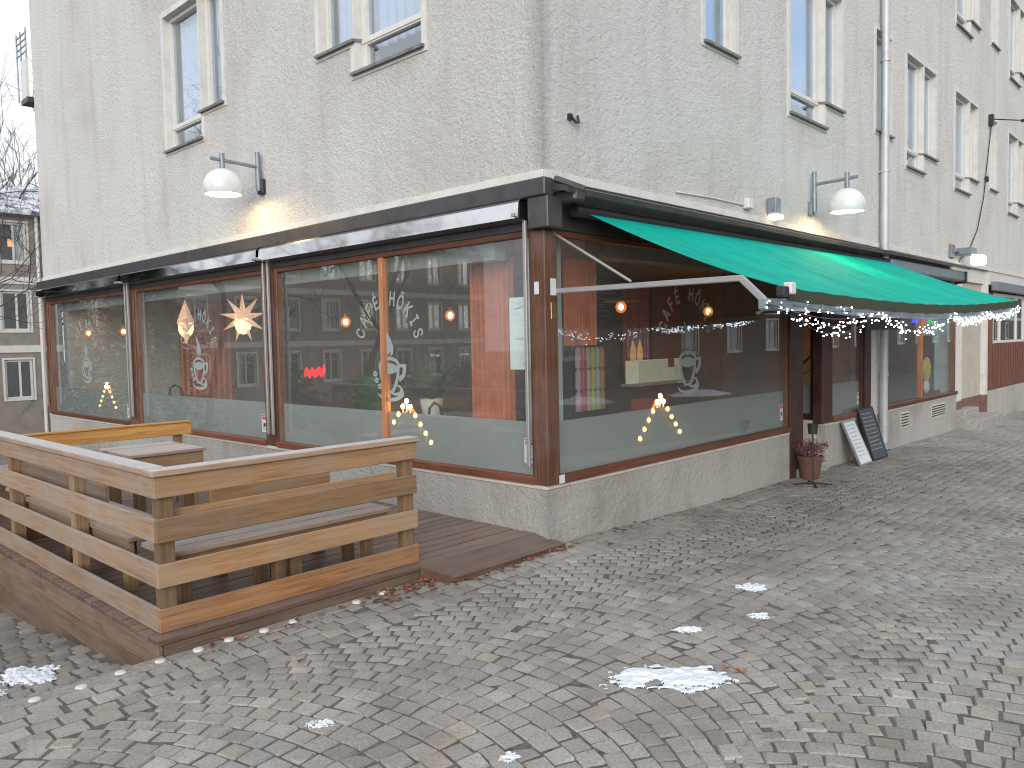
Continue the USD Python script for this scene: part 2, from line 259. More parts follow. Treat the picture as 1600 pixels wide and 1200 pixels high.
frosted = usdkit.material(stage, LK+'frosted_film', {'d': ('diffuse_bsdf', {'color': (0.33, 0.33, 0.325)}), 't': ('transparent_bsdf', {'color': (0.9, 0.95, 0.95)}), 'm': ('mix_closure', {'fac': 0.28})},
    [('d.BSDF', 'm.closure1'), ('t.BSDF', 'm.closure2')], surface='m.closure')
vinyl = usdkit.material(stage, LK+'white_vinyl', {'d': ('diffuse_bsdf', {'color': (0.36, 0.40, 0.395)}), 't': ('translucent_bsdf', {'color': (0.5, 0.55, 0.55)}), 'm': ('mix_closure', {'fac': 0.3})},
    [('d.BSDF', 'm.closure1'), ('t.BSDF', 'm.closure2')], surface='m.closure')
awning_m = usdkit.material(stage, LK+'green_canvas', {
    'g': ('geometry', {}), 'mp': ('mapping', {'scale': (1.6, 0.5, 0.5), 'rotation': (0, 0, 0.25)}), 'n': ('noise_texture', {'scale': 1.3, 'detail': 5.0, 'roughness': 0.6}),
    'r': ('rgb_ramp', {'ramp': [(0.3, (0.002, 0.31, 0.24)), (0.7, (0.003, 0.41, 0.32))]}), 'd': ('principled_bsdf', {'roughness': 0.8, 'specular_ior_level': 0.08}),
    'sx': ('separate_xyz', {}), 'dv': ('math', {'math_type': 'divide', 'value2': 1.19}), 'fr': ('math', {'math_type': 'fraction'}), 'sm': ('rgb_ramp', {'ramp': [(0.0, (0.62, 0.66, 0.66)), (0.012, (0.62, 0.66, 0.66)), (0.016, (1, 1, 1)), (1.0, (1, 1, 1))]}), 'dn': ('noise_texture', {'scale': 5.0, 'detail': 6.0, 'roughness': 0.7}), 'dr': ('rgb_ramp', {'ramp': [(0.34, (0.72, 0.74, 0.72)), (0.52, (1, 1, 1))]}), 'x1': ('mix', {'mix_type': 'multiply', 'fac': 1.0}), 'x2': ('mix', {'mix_type': 'multiply', 'fac': 0.7}),
    't': ('translucent_bsdf', {}), 'm': ('mix_closure', {'fac': 0.03})},
    [('g.position', 'sx.vector'), ('sx.x', 'dv.value1'), ('dv.value', 'fr.value1'), ('fr.value', 'sm.fac'), ('g.position', 'dn.vector'), ('dn.fac', 'dr.fac'), ('r.color', 'x1.color1'), ('sm.color', 'x1.color2'), ('x1.color', 'x2.color1'), ('dr.color', 'x2.color2'), ('g.position', 'mp.vector'), ('mp.vector', 'n.vector'), ('n.fac', 'r.fac'), ('x2.color', 'd.base_color'), ('x2.color', 't.color'), ('d.BSDF', 'm.closure1'), ('t.BSDF', 'm.closure2')], surface='m.closure')
M['bulb'] = glow('warm_bulb', (1.0, 0.50, 0.16), 70.0)
M['amber'] = usdkit.material(stage, LK+'amber_bulb_glass', {'e': ('emission', {'color': (1.0, 0.27, 0.04), 'strength': 0.9}), 't': ('transparent_bsdf', {'color': (1, .8, .6)}), 'm': ('mix_closure', {'fac': 0.55})}, [('e.emission', 'm.closure1'), ('t.BSDF', 'm.closure2')], surface='m.closure')
M['lamp_bulb'] = glow('street_lamp_bulb', (1.0, 0.72, 0.34), 120.0)
M['candle'] = glow('candle_bulb', (1.0, 0.50, 0.17), 26.0)
M['star'] = plain('lit_paper_star', (0.6, 0.4, 0.28), 0.8, var=0.1, emit=(1.0, 0.56, 0.34), estr=0.34)
M['star_core'] = glow('star_core', (1.0, 0.60, 0.22), 2.6)
M['fairy'] = glow('cold_white_led', (0.78, 0.88, 1.0), 6.0)
M['neon'] = glow('red_neon', (1.0, 0.01, 0.02), 1.0)
M['shelf_glow'] = glow('warm_shelf_light', (1.0, 0.55, 0.22), 2.2)

# ------------------------------------------------------------------ the ground
GX = [-60, -8, -3, -1, 0, .9, 2.5, 4.5, 7.9, 11.7, 17.8, 60]; GZ = [0.3, 0.02, -.045, -.045, -.035, -.055, -.11, -.128, -.172, -.222, -.33, -1.3]
def gz_up(x, y): return np.interp(x, GX, GZ)
def gz_low(x, y): return np.clip(-0.20 - 0.105*(np.asarray(y, float) - 0.5), -3.6, -0.165) + 0*np.asarray(x, float)
def sheet(fn, xs, ys, dz=0.0):
    X, Y = np.meshgrid(xs, ys, indexing='ij'); Z = fn(X, Y) + dz; n, m = X.shape
    i = np.arange(n*m).reshape(n, m); F = np.stack([i[:-1, :-1], i[1:, :-1], i[1:, 1:], i[:-1, 1:]], -1).reshape(-1, 4)
    return np.stack([X, Y, Z], -1).reshape(-1, 3), F

street = thing('cobbled_street', kind='structure')
put('sett_bed', sheet(gz_up, np.array([-300, -60, -20, -8, -5, -3, -2, -1, 0, .9, 2.5, 4.5, 7.9, 11.7, 17.8, 30, 60., 300]), np.array([-300, -60, -14, -6, -3, -1, 0.03]), -0.006), M['bed'], street)
path = thing('lower_path', kind='structure')
put('sett_bed', sheet(gz_low, np.array([-300, -60, -20, -5, 0, 20, 60., 300]), np.concatenate([np.arange(0.14, 6, .8), [8, 12, 20, 34, 60, 120., 300]]), -0.006), M['bed'], path)

U = np.array([-1, -0.87, 0.87, 1.0])
def sett_verts(c, ang, lx, ly, r):
    """16 vertices of one worn granite sett: a domed top with its edges falling into the joint."""
    a, b = np.meshgrid(U, U, indexing='ij'); a, b = a.copy(), b.copy()
    h = np.full((4, 4), -0.015); h[1:3, 1:3] = 0.0
    for i in (0, 3):
        for j in (0, 3): a[i, j] *= .95; b[i, j] *= .95
    a[1:3, 1:3] *= r.uniform(.93, 1.02); h += r.normal(0, .0022) + a*r.normal(0, .0022) + b*r.normal(0, .0022)
    a += r.normal(0, .045, (4, 4)); b += r.normal(0, .045, (4, 4))
    x, y = a*lx/2, b*ly/2; ca, sa = math.cos(ang), math.sin(ang)
    return np.stack([c[0] + ca*x - sa*y, c[1] + sa*x + ca*y, c[2] + h], -1).reshape(-1, 3)
iq = np.arange(16).reshape(4, 4); SF = np.stack([iq[:-1, :-1], iq[1:, :-1], iq[1:, 1:], iq[:-1, 1:]], -1).reshape(-1, 4)
def sett_tint(r):
    g = r.normal(0.280, 0.018); k = r.random()
    c = np.array([g*1.05, g*0.985, g*0.90])
    if k < .08: c = c*[1.05, .99, .93]
    elif k < .17: c = c*[.90, .91, .93]
    elif k < .22: c = c*[1.12, 1.11, 1.09]
    return np.clip(c, .08, .5)
setts = []                                                            # (x, y, angle, length, width)
PIT = 0.112
row = 0; y = 0.03 - PIT/2 - .004
while y > -0.44:                                                      # straight courses along the wall and the deck
    x = -6.2 + (row % 2)*.05
    while x < 19:
        L = rng.uniform(.105, .150)
        if not (x > -1.26 and x < 0.10 and y > -0.12) or x > .07: setts.append((x + L/2, y - (.032 if x > .02 else 0), rng.normal(0, .02), L - .005, PIT - .004))
        x += L
    y -= PIT; row += 1
W = 2.2; R = W/2/math.sin(math.pi/4); k = 0
for k in range(6):                                                    # segmental arcs over the rest of the street
    yc = -0.44 - W/2 - k*W
    x0 = -8.0
    while x0 < 19:
        n = int(R*math.pi/2/PIT); off = rng.uniform(-.2, .2)
        for j in range(-1, n+1):
            ph = -math.pi/4 + (j + .5 + off*.5)*math.pi/2/n
            if abs(ph) > math.pi/4 + .035: continue
            setts.append((x0 + R*math.cos(ph), yc + R*math.sin(ph) + rng.normal(0, .004), ph + rng.normal(0, .03), PIT*math.cos(ph)*.985, R*math.pi/2/n - .003))
        x0 += PIT
S = np.array(setts); C = np.stack([S[:, 0], S[:, 1], gz_up(S[:, 0], S[:, 1])], -1)
p2, dep = px(C); keep = (dep > .6) & (p2[:, 0] > -160) & (p2[:, 0] < 1760) & (p2[:, 1] < 1340)
S, C, p2, dep = S[keep], C[keep], p2[keep], dep[keep]
inside = (p2[:, 0] > 0) & (p2[:, 0] < 1600) & (p2[:, 1] < 1195)
rank = np.where(inside, dep, 1e9).argsort(); single = set(rank[:300].tolist())
bv, bt = [], []
for i in range(len(S)):
    v = sett_verts(C[i], *S[i, 2:], rng); t = sett_tint(rng)
    if i in single: put('sett', (v, SF), M['sett'], street, smooth=42, tint=t)
    else: bv.append(v); bt.append(np.repeat(t[None], 16, 0))
nf = len(bv); F = (SF[None] + (np.arange(nf)*16)[:, None, None]).reshape(-1, 4)
put('sett_field', (np.vstack(bv), F), M['sett'], street, smooth=True, tint=np.vstack(bt), kind='stuff')
bv, bt = [], []; y = 0.22; row = 0
while y < 7:
    x = -6.0 + (row % 2)*.05
    while x < -3.1:
        L = rng.uniform(.10, .14); v = sett_verts((x+L/2, y, float(gz_low(0, y))), rng.normal(0, .02), L-.013, .10, rng); bv.append(v); bt.append(np.repeat(sett_tint(rng)[None]*.8, 16, 0)); x += L
    y += .112; row += 1
nf = len(bv); F = (SF[None] + (np.arange(nf)*16)[:, None, None]).reshape(-1, 4)
put('sett_field', (np.vstack(bv), F), M['sett'], path, smooth=True, tint=np.vstack(bt), kind='stuff')
kb = MB(); kb.box(-300, -3.03, 0.035, 0.155, -.30, -.040, .008); kb.box(-3.03, -1.24, 0.035, 0.15, -.30, -.046, .008)
put('kerb', kb, M['kerb'], kind='structure')
for i, sx in enumerate([-3.87, -3.67, -3.47, -3.275, -3.075, -2.865, -2.68, -2.475, -2.28, -1.82, -1.595]):
    m = MB().lathe([(0, .010), (.021, .009), (.027, .006), (.030, 0.0), (.030, -.02)], (sx, .086 + rng.normal(0, .008), -.042), 14)
    put('kerb_stud', m, M['stud'], smooth=40, label=('first', 'second', 'third', 'fourth', 'fifth', 'sixth', 'seventh', 'eighth', 'ninth', 'tenth', 'last')[i] + ' white stud from the left in the kerb row below the deck', cat='stud', group='white studs set in the kerb row')

def snow_patch(cx, cy, rx, ry, low=False, seed=0, th=.02, rot=0.0, label='', spread=1.0):
    n = 110; a = np.linspace(-1.25, 1.25, n); A, B = np.meshgrid(a, a, indexing='ij')
    pts = np.stack([A*2.2 + seed*7.3, B*2.2, np.full_like(A, seed*1.7)], -1)
    h = .46*meshkit.fbm(pts*1.3, 5) + .36*meshkit.noise(pts*4.2, seed) + .18*meshkit.noise(pts*9, seed+3) - .33 - .42*(A*A + B*B)
    if h.max() <= .02: h = h - h.max() + .12
    ca, sa = math.cos(rot), math.sin(rot); X = cx + ca*A*rx - sa*B*ry; Y = cy + sa*A*rx + ca*B*ry
    fn = gz_low if low else gz_up; hp = np.clip(h, 0, .3); Z = fn(X, Y) + np.where(h > 0, .004 + .55*th*hp/.3, -.004)
    i = np.arange(n*n).reshape(n, n); F = np.stack([i[:-1, :-1], i[1:, :-1], i[1:, 1:], i[:-1, 1:]], -1).reshape(-1, 4)
    ok = (h.reshape(-1)[F] > 0).sum(1) >= 3; F = F[ok]; u, inv = np.unique(F, return_inverse=True)
    put('snow_patch', (np.stack([X, Y, Z], -1).reshape(-1, 3)[u], inv.reshape(F.shape)), M['snow'], smooth=True, label=label, cat='snow')
ang = -0.80
snow_patch(-1.50, -2.06, .40, .20, seed=1, th=.028, rot=ang, label='largest white snow patch in the middle of the cobbled street')
snow_patch(.04, -1.73, .15, .12, seed=2, th=.022, rot=ang, label='small snow patch farthest out, below the awning front')
snow_patch(-.88, -1.80, .11, .07, seed=3, th=.02, rot=ang, label='tiny snow patch left of the two lying below the awning')
snow_patch(-.42, -2.01, .10, .07, seed=4, th=.02, rot=ang, label='tiny snow crumb nearest the small patch below the awning')
snow_patch(-3.47, 1.00, .22, .34, low=True, seed=5, th=.04, label='melting snow patch on the lower cobbles left of the deck')
snow_patch(-3.72, .82, .14, .16, low=True, seed=8, th=.03, label='smaller snow lump at the picture edge left of the deck')
snow_patch(-2.90, -1.16, .08, .06, seed=6, th=.012, rot=ang, label='thin snow crumb left of the largest snow patch')
snow_patch(-2.55, -1.98, .06, .05, seed=9, th=.012, rot=ang, label='thin snow crumb between the largest snow patch and the camera')
lf, lt = MB(), []
for _ in range(210):
    u = rng.random()
    if u < .45: x, y = rng.uniform(-1.75, -1.15), rng.uniform(-.05, .13) if u < .3 else rng.uniform(-.12, .1)
    elif u < .75: x, y = rng.uniform(-1.2, .25), rng.uniform(-.19, -.10)
    elif u < .87: x, y = rng.uniform(-3.0, -1.7), rng.normal(.05, .06)
    elif u < .95: x, y = rng.uniform(.2, 6), rng.uniform(-.12, -.01)
    else: x, y = rng.uniform(-3, 4), rng.uniform(-2.5, 0)
    z = float(gz_up(x, y)) + rng.uniform(.003, .014); s = rng.uniform(.014, .034); t = rng.uniform(0, 6.3)
    q = np.array([(-1, 0, .1), (-.35, -.5, rng.uniform(-.1, .5)), (.4, -.42, .1), (1, 0, rng.uniform(0, .5)), (.4, .42, .15), (-.35, .5, rng.uniform(0, .6)), (0, 0, -.05)])*s
    q[:, :2] = q[:, :2] @ np.array([[math.cos(t), -math.sin(t)], [math.sin(t), math.cos(t)]]); lf.add(q + [x, y, z], [(6, j, (j+1) % 6) for j in range(6)]); lt += [rt()]*7
put('fallen_leaves', lf, M['leaf'], tint=np.array(lt), kind='stuff', label='brown fallen leaves gathered along the deck front and ramp', cat='leaves')

# ------------------------------------------------------------------ the cafe building
BH = 11.8; LEND, REND = 12.23, 24.0
bld = thing('cafe_building', 'rough cast corner building with cafe windows at street level and white framed windows above', 'building')
T = .30
# upper windows: (side, low end, step, high end, low sill, high sill, top)
WIN = []
for dz in (0, 2.98):
    for s0, sm, s1 in ((6.72, 5.68, 5.10), (1.385, 2.41, 3.02),):
        if dz and s0 == 99: continue
        WIN.append(('L', s0, sm, s1, dz))
    for s0, sm, s1 in ((4.53, 5.58, 6.165), (8.855, 9.74, 10.45), (11.64, 12.64, 13.25), (15.93, 16.9, 17.5), (19.6, 20.6, 21.2)): WIN.append(('R', s0, sm, s1, dz))
SLIT = [('R', a, b, dz) for dz in (0, 2.98) for a, b in ((2.53, 3.19), (7.46, 8.14), (14.28, 14.86), (18.2, 18.8))]
Z0, Z1, ZT = 4.295, 4.615, 6.07
def lshape(s0, sm, s1, dz, grow=0.0):
    a = sbox(min(s0, sm)-grow, Z0+dz-grow, max(s0, sm)+grow, ZT+dz+grow); b = sbox(min(sm, s1)-grow, Z1+dz-grow, max(sm, s1)+grow, ZT+dz+grow); return unary_union([a, b])
def wall_poly(side, s0, s1, z0, z1):
    p = sbox(s0, z0, s1, z1)
    for w in WIN:
        if w[0] == side: p = p.difference(lshape(*w[1:]))
    for w in SLIT:
        if w[0] == side: p = p.difference(sbox(w[1], Z1+w[3], w[2], ZT+w[3]))
    return p
for side, a, b in (('L', T, LEND), ('R', 0.0, REND)):
    put('upper_wall', MB().poly(wall_poly(side, a, b, 2.97, BH), 0, T, sidemap(side)), M['stucco'], bld)
for q in ((T, REND, LEND-.3, LEND, -3.5, BH), (REND-.3, REND, .3, LEND-.3, -2, BH)): put('rear_wall', MB().box(*q), M['stucco'], bld)
mb = MB(); mb.box(-.35, REND+.3, -.35, LEND+.3, BH, BH+.25); put('roof', mb, M['fascia'], bld)
for z in (2.66, 6.6): put('floor_slab', MB().box(T, REND-.3, T, LEND-.3, z, z+.30), M['ceiling'], bld)
mb = MB(); mb.box(-.018, 0.0, -.018, LEND, 2.90, 2.968, .004); put('drip_moulding', mb, M['plaster'], bld); put('drip_moulding', MB().box(0.001, REND, -.018, 0.0, 2.90, 2.968, .004), M['plaster'], bld)
put('lintel_beam', MB().box(.062, T, T, LEND, 2.66, 2.969), M['plaster'], bld); put('lintel_beam', MB().box(.062, 12.0, .062, T, 2.66, 2.969), M['plaster'], bld)

def window(side, s0, sm, s1, dz, curtain=True):
    lo, hi = min(s0, s1), max(s0, s1); sg = 1 if s1 > s0 else -1
    ring = lshape(s0, sm, s1, dz, .06).difference(lshape(s0, sm, s1, dz, -.012))
    D = .075                                                            # frame plane behind the wall face
    mp = sidemap(side); fw = .062
    outer = lshape(s0, sm, s1, dz); inn = sbox(min(s0, sm-sg*.035)+fw, Z0+.30+dz+.045, max(s0, sm-sg*.035)-fw, ZT+dz-fw)
    inl = sbox(min(s0, sm-sg*.035)+fw, Z0+dz+fw, max(s0, sm-sg*.035)-fw, Z0+dz+.27); inh = sbox(min(sm+sg*.035, s1)+fw*.8, Z1+dz+fw, max(sm+sg*.035, s1)-fw, ZT+dz-fw)
    fr = outer.difference(unary_union([inn, inl, inh]))
    w = put('window', MB().poly(fr, D, D+.07, mp), M['white'], bld)
    put('surround', MB().poly(ring, -.012, D-.001, mp), M['plaster'], w)
    m = MB()
    for q in (inn, inl, inh):
        x0, y0, x1, y1 = q.bounds; m.poly(sbox(x0-.01, y0-.01, x1+.01, y1+.01), D+.035, D+.039, mp)
    put('pane', m, M['pane_up' if side == 'L' else 'pane_right'], w)
    for a, b, z in ((s0, sm, Z0), (sm + sg*.004, s1, Z1)):
        m = MB(); a_, b_ = min(a, b), max(a, b); z += dz
        v = np.array([(a_-.03, z-.004, -.055), (b_+.03, z-.004, -.055), (b_+.03, z+.022, D), (a_-.03, z+.022, D), (a_-.03, z-.032, -.055), (b_+.03, z-.032, -.055), (b_+.03, z-.002, D), (a_-.03, z-.002, D)])
        m.add(mp(v), [(0, 1, 2, 3), (4, 7, 6, 5), (0, 4, 5, 1), (1, 5, 6, 2), (3, 2, 6, 7), (0, 3, 7, 4)]); put('sill', m, M['flash'], w)
    m = MB(); x0, x1 = inn.bounds[0]-.02, inn.bounds[2]+.02                                           # sash bar over the low pane
    sbx(m, side, min(s0, sm)+.02, max(s0, sm)-.02, Z0+dz+.285, Z0+dz+.325, D-.012, D+.02, .004); put('transom', m, M['white'], w)
    # wavy curtain inside
    def cur(a, b, z0, z1, mat, d=.24, amp=.022, fq=46):
        n = 60; t = np.linspace(a, b, n); dd = d + amp*np.sin(t*fq) + .4*amp*np.sin(t*fq*2.3+1); v = np.vstack([mp(np.stack([t, np.full(n, z), dd], -1)) for z in (z0, z1)])
        put('curtain', (v, [(i, i+1, n+i+1, n+i) for i in range(n-1)]), mat, w, smooth=True)
    mt = M['curtain'] if side == 'L' else M['blue_blind']
    a, b = min(s0, s1)+.05, max(s0, s1)-.05
    cur(a, b, Z0+dz+.28 if rng.random() < .6 else Z0+dz+.05, ZT+dz-.02, mt)
for w in WIN: window(*w)
for side, a, b, dz in SLIT:
    mp = sidemap(side); o = sbox(a, Z1+dz, b, ZT+dz); D = .075
    w = put('window', MB().poly(o.difference(sbox(a+.06, Z1+dz+.06, b-.06, ZT+dz-.06)), D, D+.07, mp), M['white'], bld)
    put('surround', MB().poly(o.buffer(.06, join_style=2).difference(o.buffer(-.012, join_style=2)), -.012, D-.001, mp), M['plaster'], w)
    put('pane', MB().poly(sbox(a+.05, Z1+dz+.05, b-.05, ZT+dz-.05), D+.035, D+.039, mp), M['pane_right'], w)
    m = MB(); z = Z1+dz; v = np.array([(a-.03, z-.004, -.055), (b+.03, z-.004, -.055), (b+.03, z+.022, D), (a-.03, z+.022, D), (a-.03, z-.032, -.055), (b+.03, z-.032, -.055), (b+.03, z-.002, D), (a-.03, z-.002, D)])
    m.add(mp(v), [(0, 1, 2, 3), (4, 7, 6, 5), (0, 4, 5, 1), (1, 5, 6, 2), (3, 2, 6, 7), (0, 3, 7, 4)]); put('sill', m, M['flash'], w)
    n = 40; t = np.linspace(a+.05, b-.05, n); dd = .24 + .02*np.sin(t*50); v = np.vstack([mp(np.stack([t, np.full(n, zz), dd], -1)) for zz in (Z1+dz, ZT+dz)])
    put('curtain', (v, [(i, i+1, n+i+1, n+i) for i in range(n-1)]), M['blue_blind'], w, smooth=True)

# plinth, sills
mb = MB(); mb.box(0, .28, .28, LEND, -3.5, .415); put('plinth', mb, M['stucco_base'], bld)
mb = MB(); mb.box(0, 4.88, 0, .28, -.6, .415); put('plinth', mb, M['stucco_base'], bld)
mb = MB(); mb.box(5.62, 11.92, 0, .28, -.9, .415); put('plinth', mb, M['stucco_base'], bld)
mb = MB(); mb.box(14.30, REND, 0, .28, -1.2, .36); put('plinth', mb, M['stucco_base'], bld)
for q in ((-.008, .28, .001, LEND), (.285, 4.88, -.008, .28), (5.62, 11.92, -.008, .28)): put('sill_band', MB().box(*q, .418, .452, .004), M['sill_plaster'], bld)
for a, b, z0, z1 in ((8.66, 9.08, .10, .36), (10.32, 11.18, .12, .36)):
    g = put('vent_grille', MB().box(a, b, -.006, 0.0, z0, z1), M['sill_plaster'], bld)
    n = 5
    for i in range(n):
        zz = z0 + .025 + i*(z1-z0-.05)/(n-.4); put('vent_slot', MB().box(a+.03, b-.03, -.011, -.0065, zz, zz+.018), M['black'], g)
# header zone over the shop windows, fascias
mb = MB(); mb.box(-.115, 0, -.115, LEND+.02, 2.745, 2.885, .01); put('fascia', mb, M['fascia'], bld)
mb = MB(); mb.box(0.0, .06, .07, LEND, 2.515, 2.744); put('header', mb, M['fascia'], bld)
mb = MB(); mb.box(.07, 11.9, 0.0, .06, 2.515, 2.744); put('header', mb, M['fascia'], bld)
v = np.array([(.001, 0, 2.888), (7.06, 0, 2.888), (7.06, -.26, 2.80), (.001, -.26, 2.80), (.001, 0, 2.866), (7.06, 0, 2.866), (7.06, -.255, 2.757), (.001, -.255, 2.757)])
mb = MB().add(v, [(0, 3, 2, 1), (4, 5, 6, 7), (3, 7, 6, 2), (0, 4, 7, 3), (1, 2, 6, 5), (0, 1, 5, 4)]); put('canopy', mb, M['fascia'], bld)
v = v + np.array([7.08, 0, .012]); v[[1, 2, 5, 6], 0] = 11.72
mb = MB().add(v, [(0, 3, 2, 1), (4, 5, 6, 7), (3, 7, 6, 2), (0, 4, 7, 3), (1, 2, 6, 5), (0, 1, 5, 4)]); put('canopy', mb, M['fascia'], bld)
mb = MB(); mb.box(-.10, .085, -.13, .08, 2.50, 2.744, .008); mb.box(.08, .22, -.26, -.02, 2.70, 2.80, .02); mb.bar((.0, -.118, 2.88), (.20, -.262, 2.80), .05, .05, b=.01); put('corner_cover', mb, M['fascia'], bld)

# ---- shop windows
FZ0, FZ1 = .455, 2.515
def lay(pg, side, s, d, parent, mat, name, t=.0008):
    put(name, MB().poly(pg, d, d+t, (lambda v: sidemap(side)(v))), mat, parent)
LOGO = []
def arc_text(word, r, a0, a1, h):
    out = []; n = len(word)
    for i, ch in enumerate(word):
        if ch == ' ': continue
        a = a0 + (a1-a0)*i/(n-1); m = meshkit.text_mesh(ch, h, .0008, bold=True); v = m.vertices.copy(); v[:, 0] -= (v[:, 0].min()+v[:, 0].max())/2; v[:, 0] *= .72
        t = a - math.pi/2; x = v[:, 0]; y = v[:, 1] + r - h/2
        out.append((np.stack([math.cos(t)*x - math.sin(t)*y, math.sin(t)*x + math.cos(t)*y, v[:, 2]], -1), m.faces))
    return out
def ell(cx, cy, a, b, n=40): th = np.linspace(0, 2*math.pi, n, endpoint=False); return Polygon(np.stack([cx+a*np.cos(th), cy+b*np.sin(th)], -1))
def cup_logo():
    g = [ell(0, .085, .165, .085).difference(ell(0, .078, .130, .058)), ell(0, .055, .128, .052)]
    body = Polygon([(-.165, .08), (.165, .08), (.150, -.03), (.105, -.13), (.06, -.185), (-.06, -.185), (-.105, -.13), (-.150, -.03)])
    inner = Polygon([(-.125, .06), (.125, .06), (.108, -.03), (.065, -.12), (.02, -.165), (-.02, -.165), (-.065, -.12), (-.108, -.03)])
    g.append(body.difference(inner)); g.append(Polygon([(.15, .10), (.265, .10), (.26, .03), (.235, -.03), (.16, -.075), (.145, -.03), (.20, .005), (.215, .065), (.15, .068)]))
    g.append(ell(.015, -.185, .205, .085).difference(ell(-.01, -.165, .185, .070))); g.append(ell(.10, -.155, .10, .055).difference(ell(.085, -.145, .080, .038)))
    for bx, by in ((-.225, .00), (-.205, -.065), (-.155, -.125)): g.append(ell(bx, by, .036, .028, 18).difference(sbox(bx-.03, by-.003, bx+.03, by+.003)))
    st = Polygon([(-.02, .19), (.03, .22), (.055, .28), (.04, .34), (-.01, .40), (-.055, .47), (-.06, .41), (-.03, .35), (-.045, .29), (-.05, .24)])
    st2 = Polygon([(.02, .17), (.065, .20), (.075, .26), (.055, .32), (.045, .27), (.03, .22)])
    g += [st, st2]; return unary_union([q.buffer(0) for q in g])
CUP = cup_logo()
def logo(side, sc, zc, d, parent):
    sg = -1 if side == 'L' else 1; mp = sidemap(side); m = MB()
    m.poly(CUP, 0, .0008, lambda v: mp(np.stack([sc + sg*v[:, 0], zc + v[:, 1], d - v[:, 2]], -1)))
    put('cup_logo', m, vinyl, parent)
    for v, f in arc_text('CAFÉ HÖKIS', .47, math.radians(163), math.radians(15), .135):
        put('letter', (mp(np.stack([sc + sg*v[:, 0], zc + .27 + v[:, 1], d - v[:, 2]], -1)), f), vinyl, parent)
def shop_window(side, a, b, mull=None, logo_at=None, frost=True, z0=FZ0, z1=FZ1, vert='woodv', hor=None, mv='wood_orange', fw=.055, label=None):
    hor = hor or ('woodhy' if side == 'L' else 'woodh'); m = MB()
    m = MB(); sbx(m, side, a+fw, b-fw, z0+.004, z0+.055, .014, .083, .005); w = put('shop_window', m, M[hor], bld, tint=rt(), label=label)
    for q in ((a, a+fw, z0, z1), (b-fw, b, z0, z1)):
        m = MB(); sbx(m, side, *q, 0.012, .085, .005); put('stile', m, M[vert], w, tint=rt())
    m = MB(); sbx(m, side, a+fw, b-fw, z1-.05, z1, .014, .083, .005); put('head_rail', m, M[hor], w, tint=rt())
    m = MB(); sbx(m, side, a-.001, b+.001, z0-.002, z0+.062, -.035, .011, .006); put('sill_board', m, M[hor], w, tint=rt())
    if mull:
        m = MB(); sbx(m, side, mull-.03, mull+.03, z0+.06, z1-.052, .008, .082, .005); put('mullion', m, M[mv], w, tint=rt())
    m = MB(); sbx(m, side, a+fw-.01, b-fw+.01, z0+.05, z1-.045, .048, .054); put('pane', m, M['pane'], w)
    if frost:
        m = MB(); sbx(m, side, a+fw, b-fw, z0+.06, .955, .0555, .0565); put('frosted_film', m, frosted, w)
    if logo_at is not None: logo(side, logo_at, 1.325, .046, w)
    return w
shop_window('L', .12, 4.12, 2.13, 2.07, label='corner window of the left side with an orange mullion')
shop_window('L', 4.36, 8.12, None, 6.16); shop_window('L', 8.44, 12.05, None, 10.36)
shop_window('R', .12, 4.52, None, 2.24, label='large window under the green awning')
for s0, s1 in ((4.12, 4.36), (8.12, 8.44), (12.05, 12.23)):
    m = MB(); m.box(-.006, .11, s0, s1, .456, 2.514, .006); put('post', m, M['woodv'], bld, tint=rt())
m = MB(); m.box(-.03, .12, -.03, .12, .456, 2.50, .008); put('corner_post', m, M['woodv'], bld, tint=(.35, .4, .2))
for s0, s1 in ((4.52, 4.90), (7.05, 7.30)):
    m = MB(); m.box(s0, s1, -.012, .12, .456 if s0 > 5 else -.6, 2.514, .006); put('post', m, M['wood_dark'], bld, tint=rt())
m = MB(); m.box(5.50, 5.85, -.01, .12, .456, 2.514, .006); put('post', m, M['wood_dark'], bld, tint=rt())
shop_window('R', 5.85, 7.05, vert='wood_dark', label='narrow window beside the cafe entrance')
shop_window('R', 7.80, 11.88, 9.83, None, frost=False, vert='woodv', label='neighbouring shop window behind the downpipe')
m = MB(); m.box(7.30, 7.80, .0, .28, .452, 2.515); put('pier', m, M['stucco'], bld)
# entrance recess: side wall facing left, door at the back
m = MB(); m.box(5.50, 5.78, .121, .95, -.4, .50); put('recess_plinth', m, M['sill_plaster'], bld)
w = put('side_window', MB().box(5.56, 5.62, .121, .17, .50, 2.5).box(5.56, 5.62, .80, .85, .50, 2.5).box(5.561, 5.619, .17, .80, .50, .58).box(5.561, 5.619, .17, .80, 2.42, 2.5), M['wood_dark'], bld, tint=rt())
put('pane', MB().box(5.588, 5.594, .165, .805, .57, 2.43), M['pane'], w)
put('frosted_film', MB().box(5.596, 5.597, .165, .805, .57, .955), frosted, w)
d = put('door', MB().box(4.70, 5.56, .86, .91, -.1, 2.5, .006), M['wood_dark'], bld, tint=rt()); put('door_glass', MB().box(4.84, 5.38, .848, .859, .4, 2.3), M['pane'], d); put('handle', MB().tube([(4.80, .82, .8), (4.80, .82, 1.3)], .014), M['alu_dull'], d)
m = MB(); m.box(4.56, 4.70, .121, .91, -.4, 2.5); put('recess_wall', m, M['inner_wall'], bld)
m = MB(); m.box(4.7, 5.6, -.06, 1.2, -.5, -.03, .01); put('door_step', m, M['step'], bld)
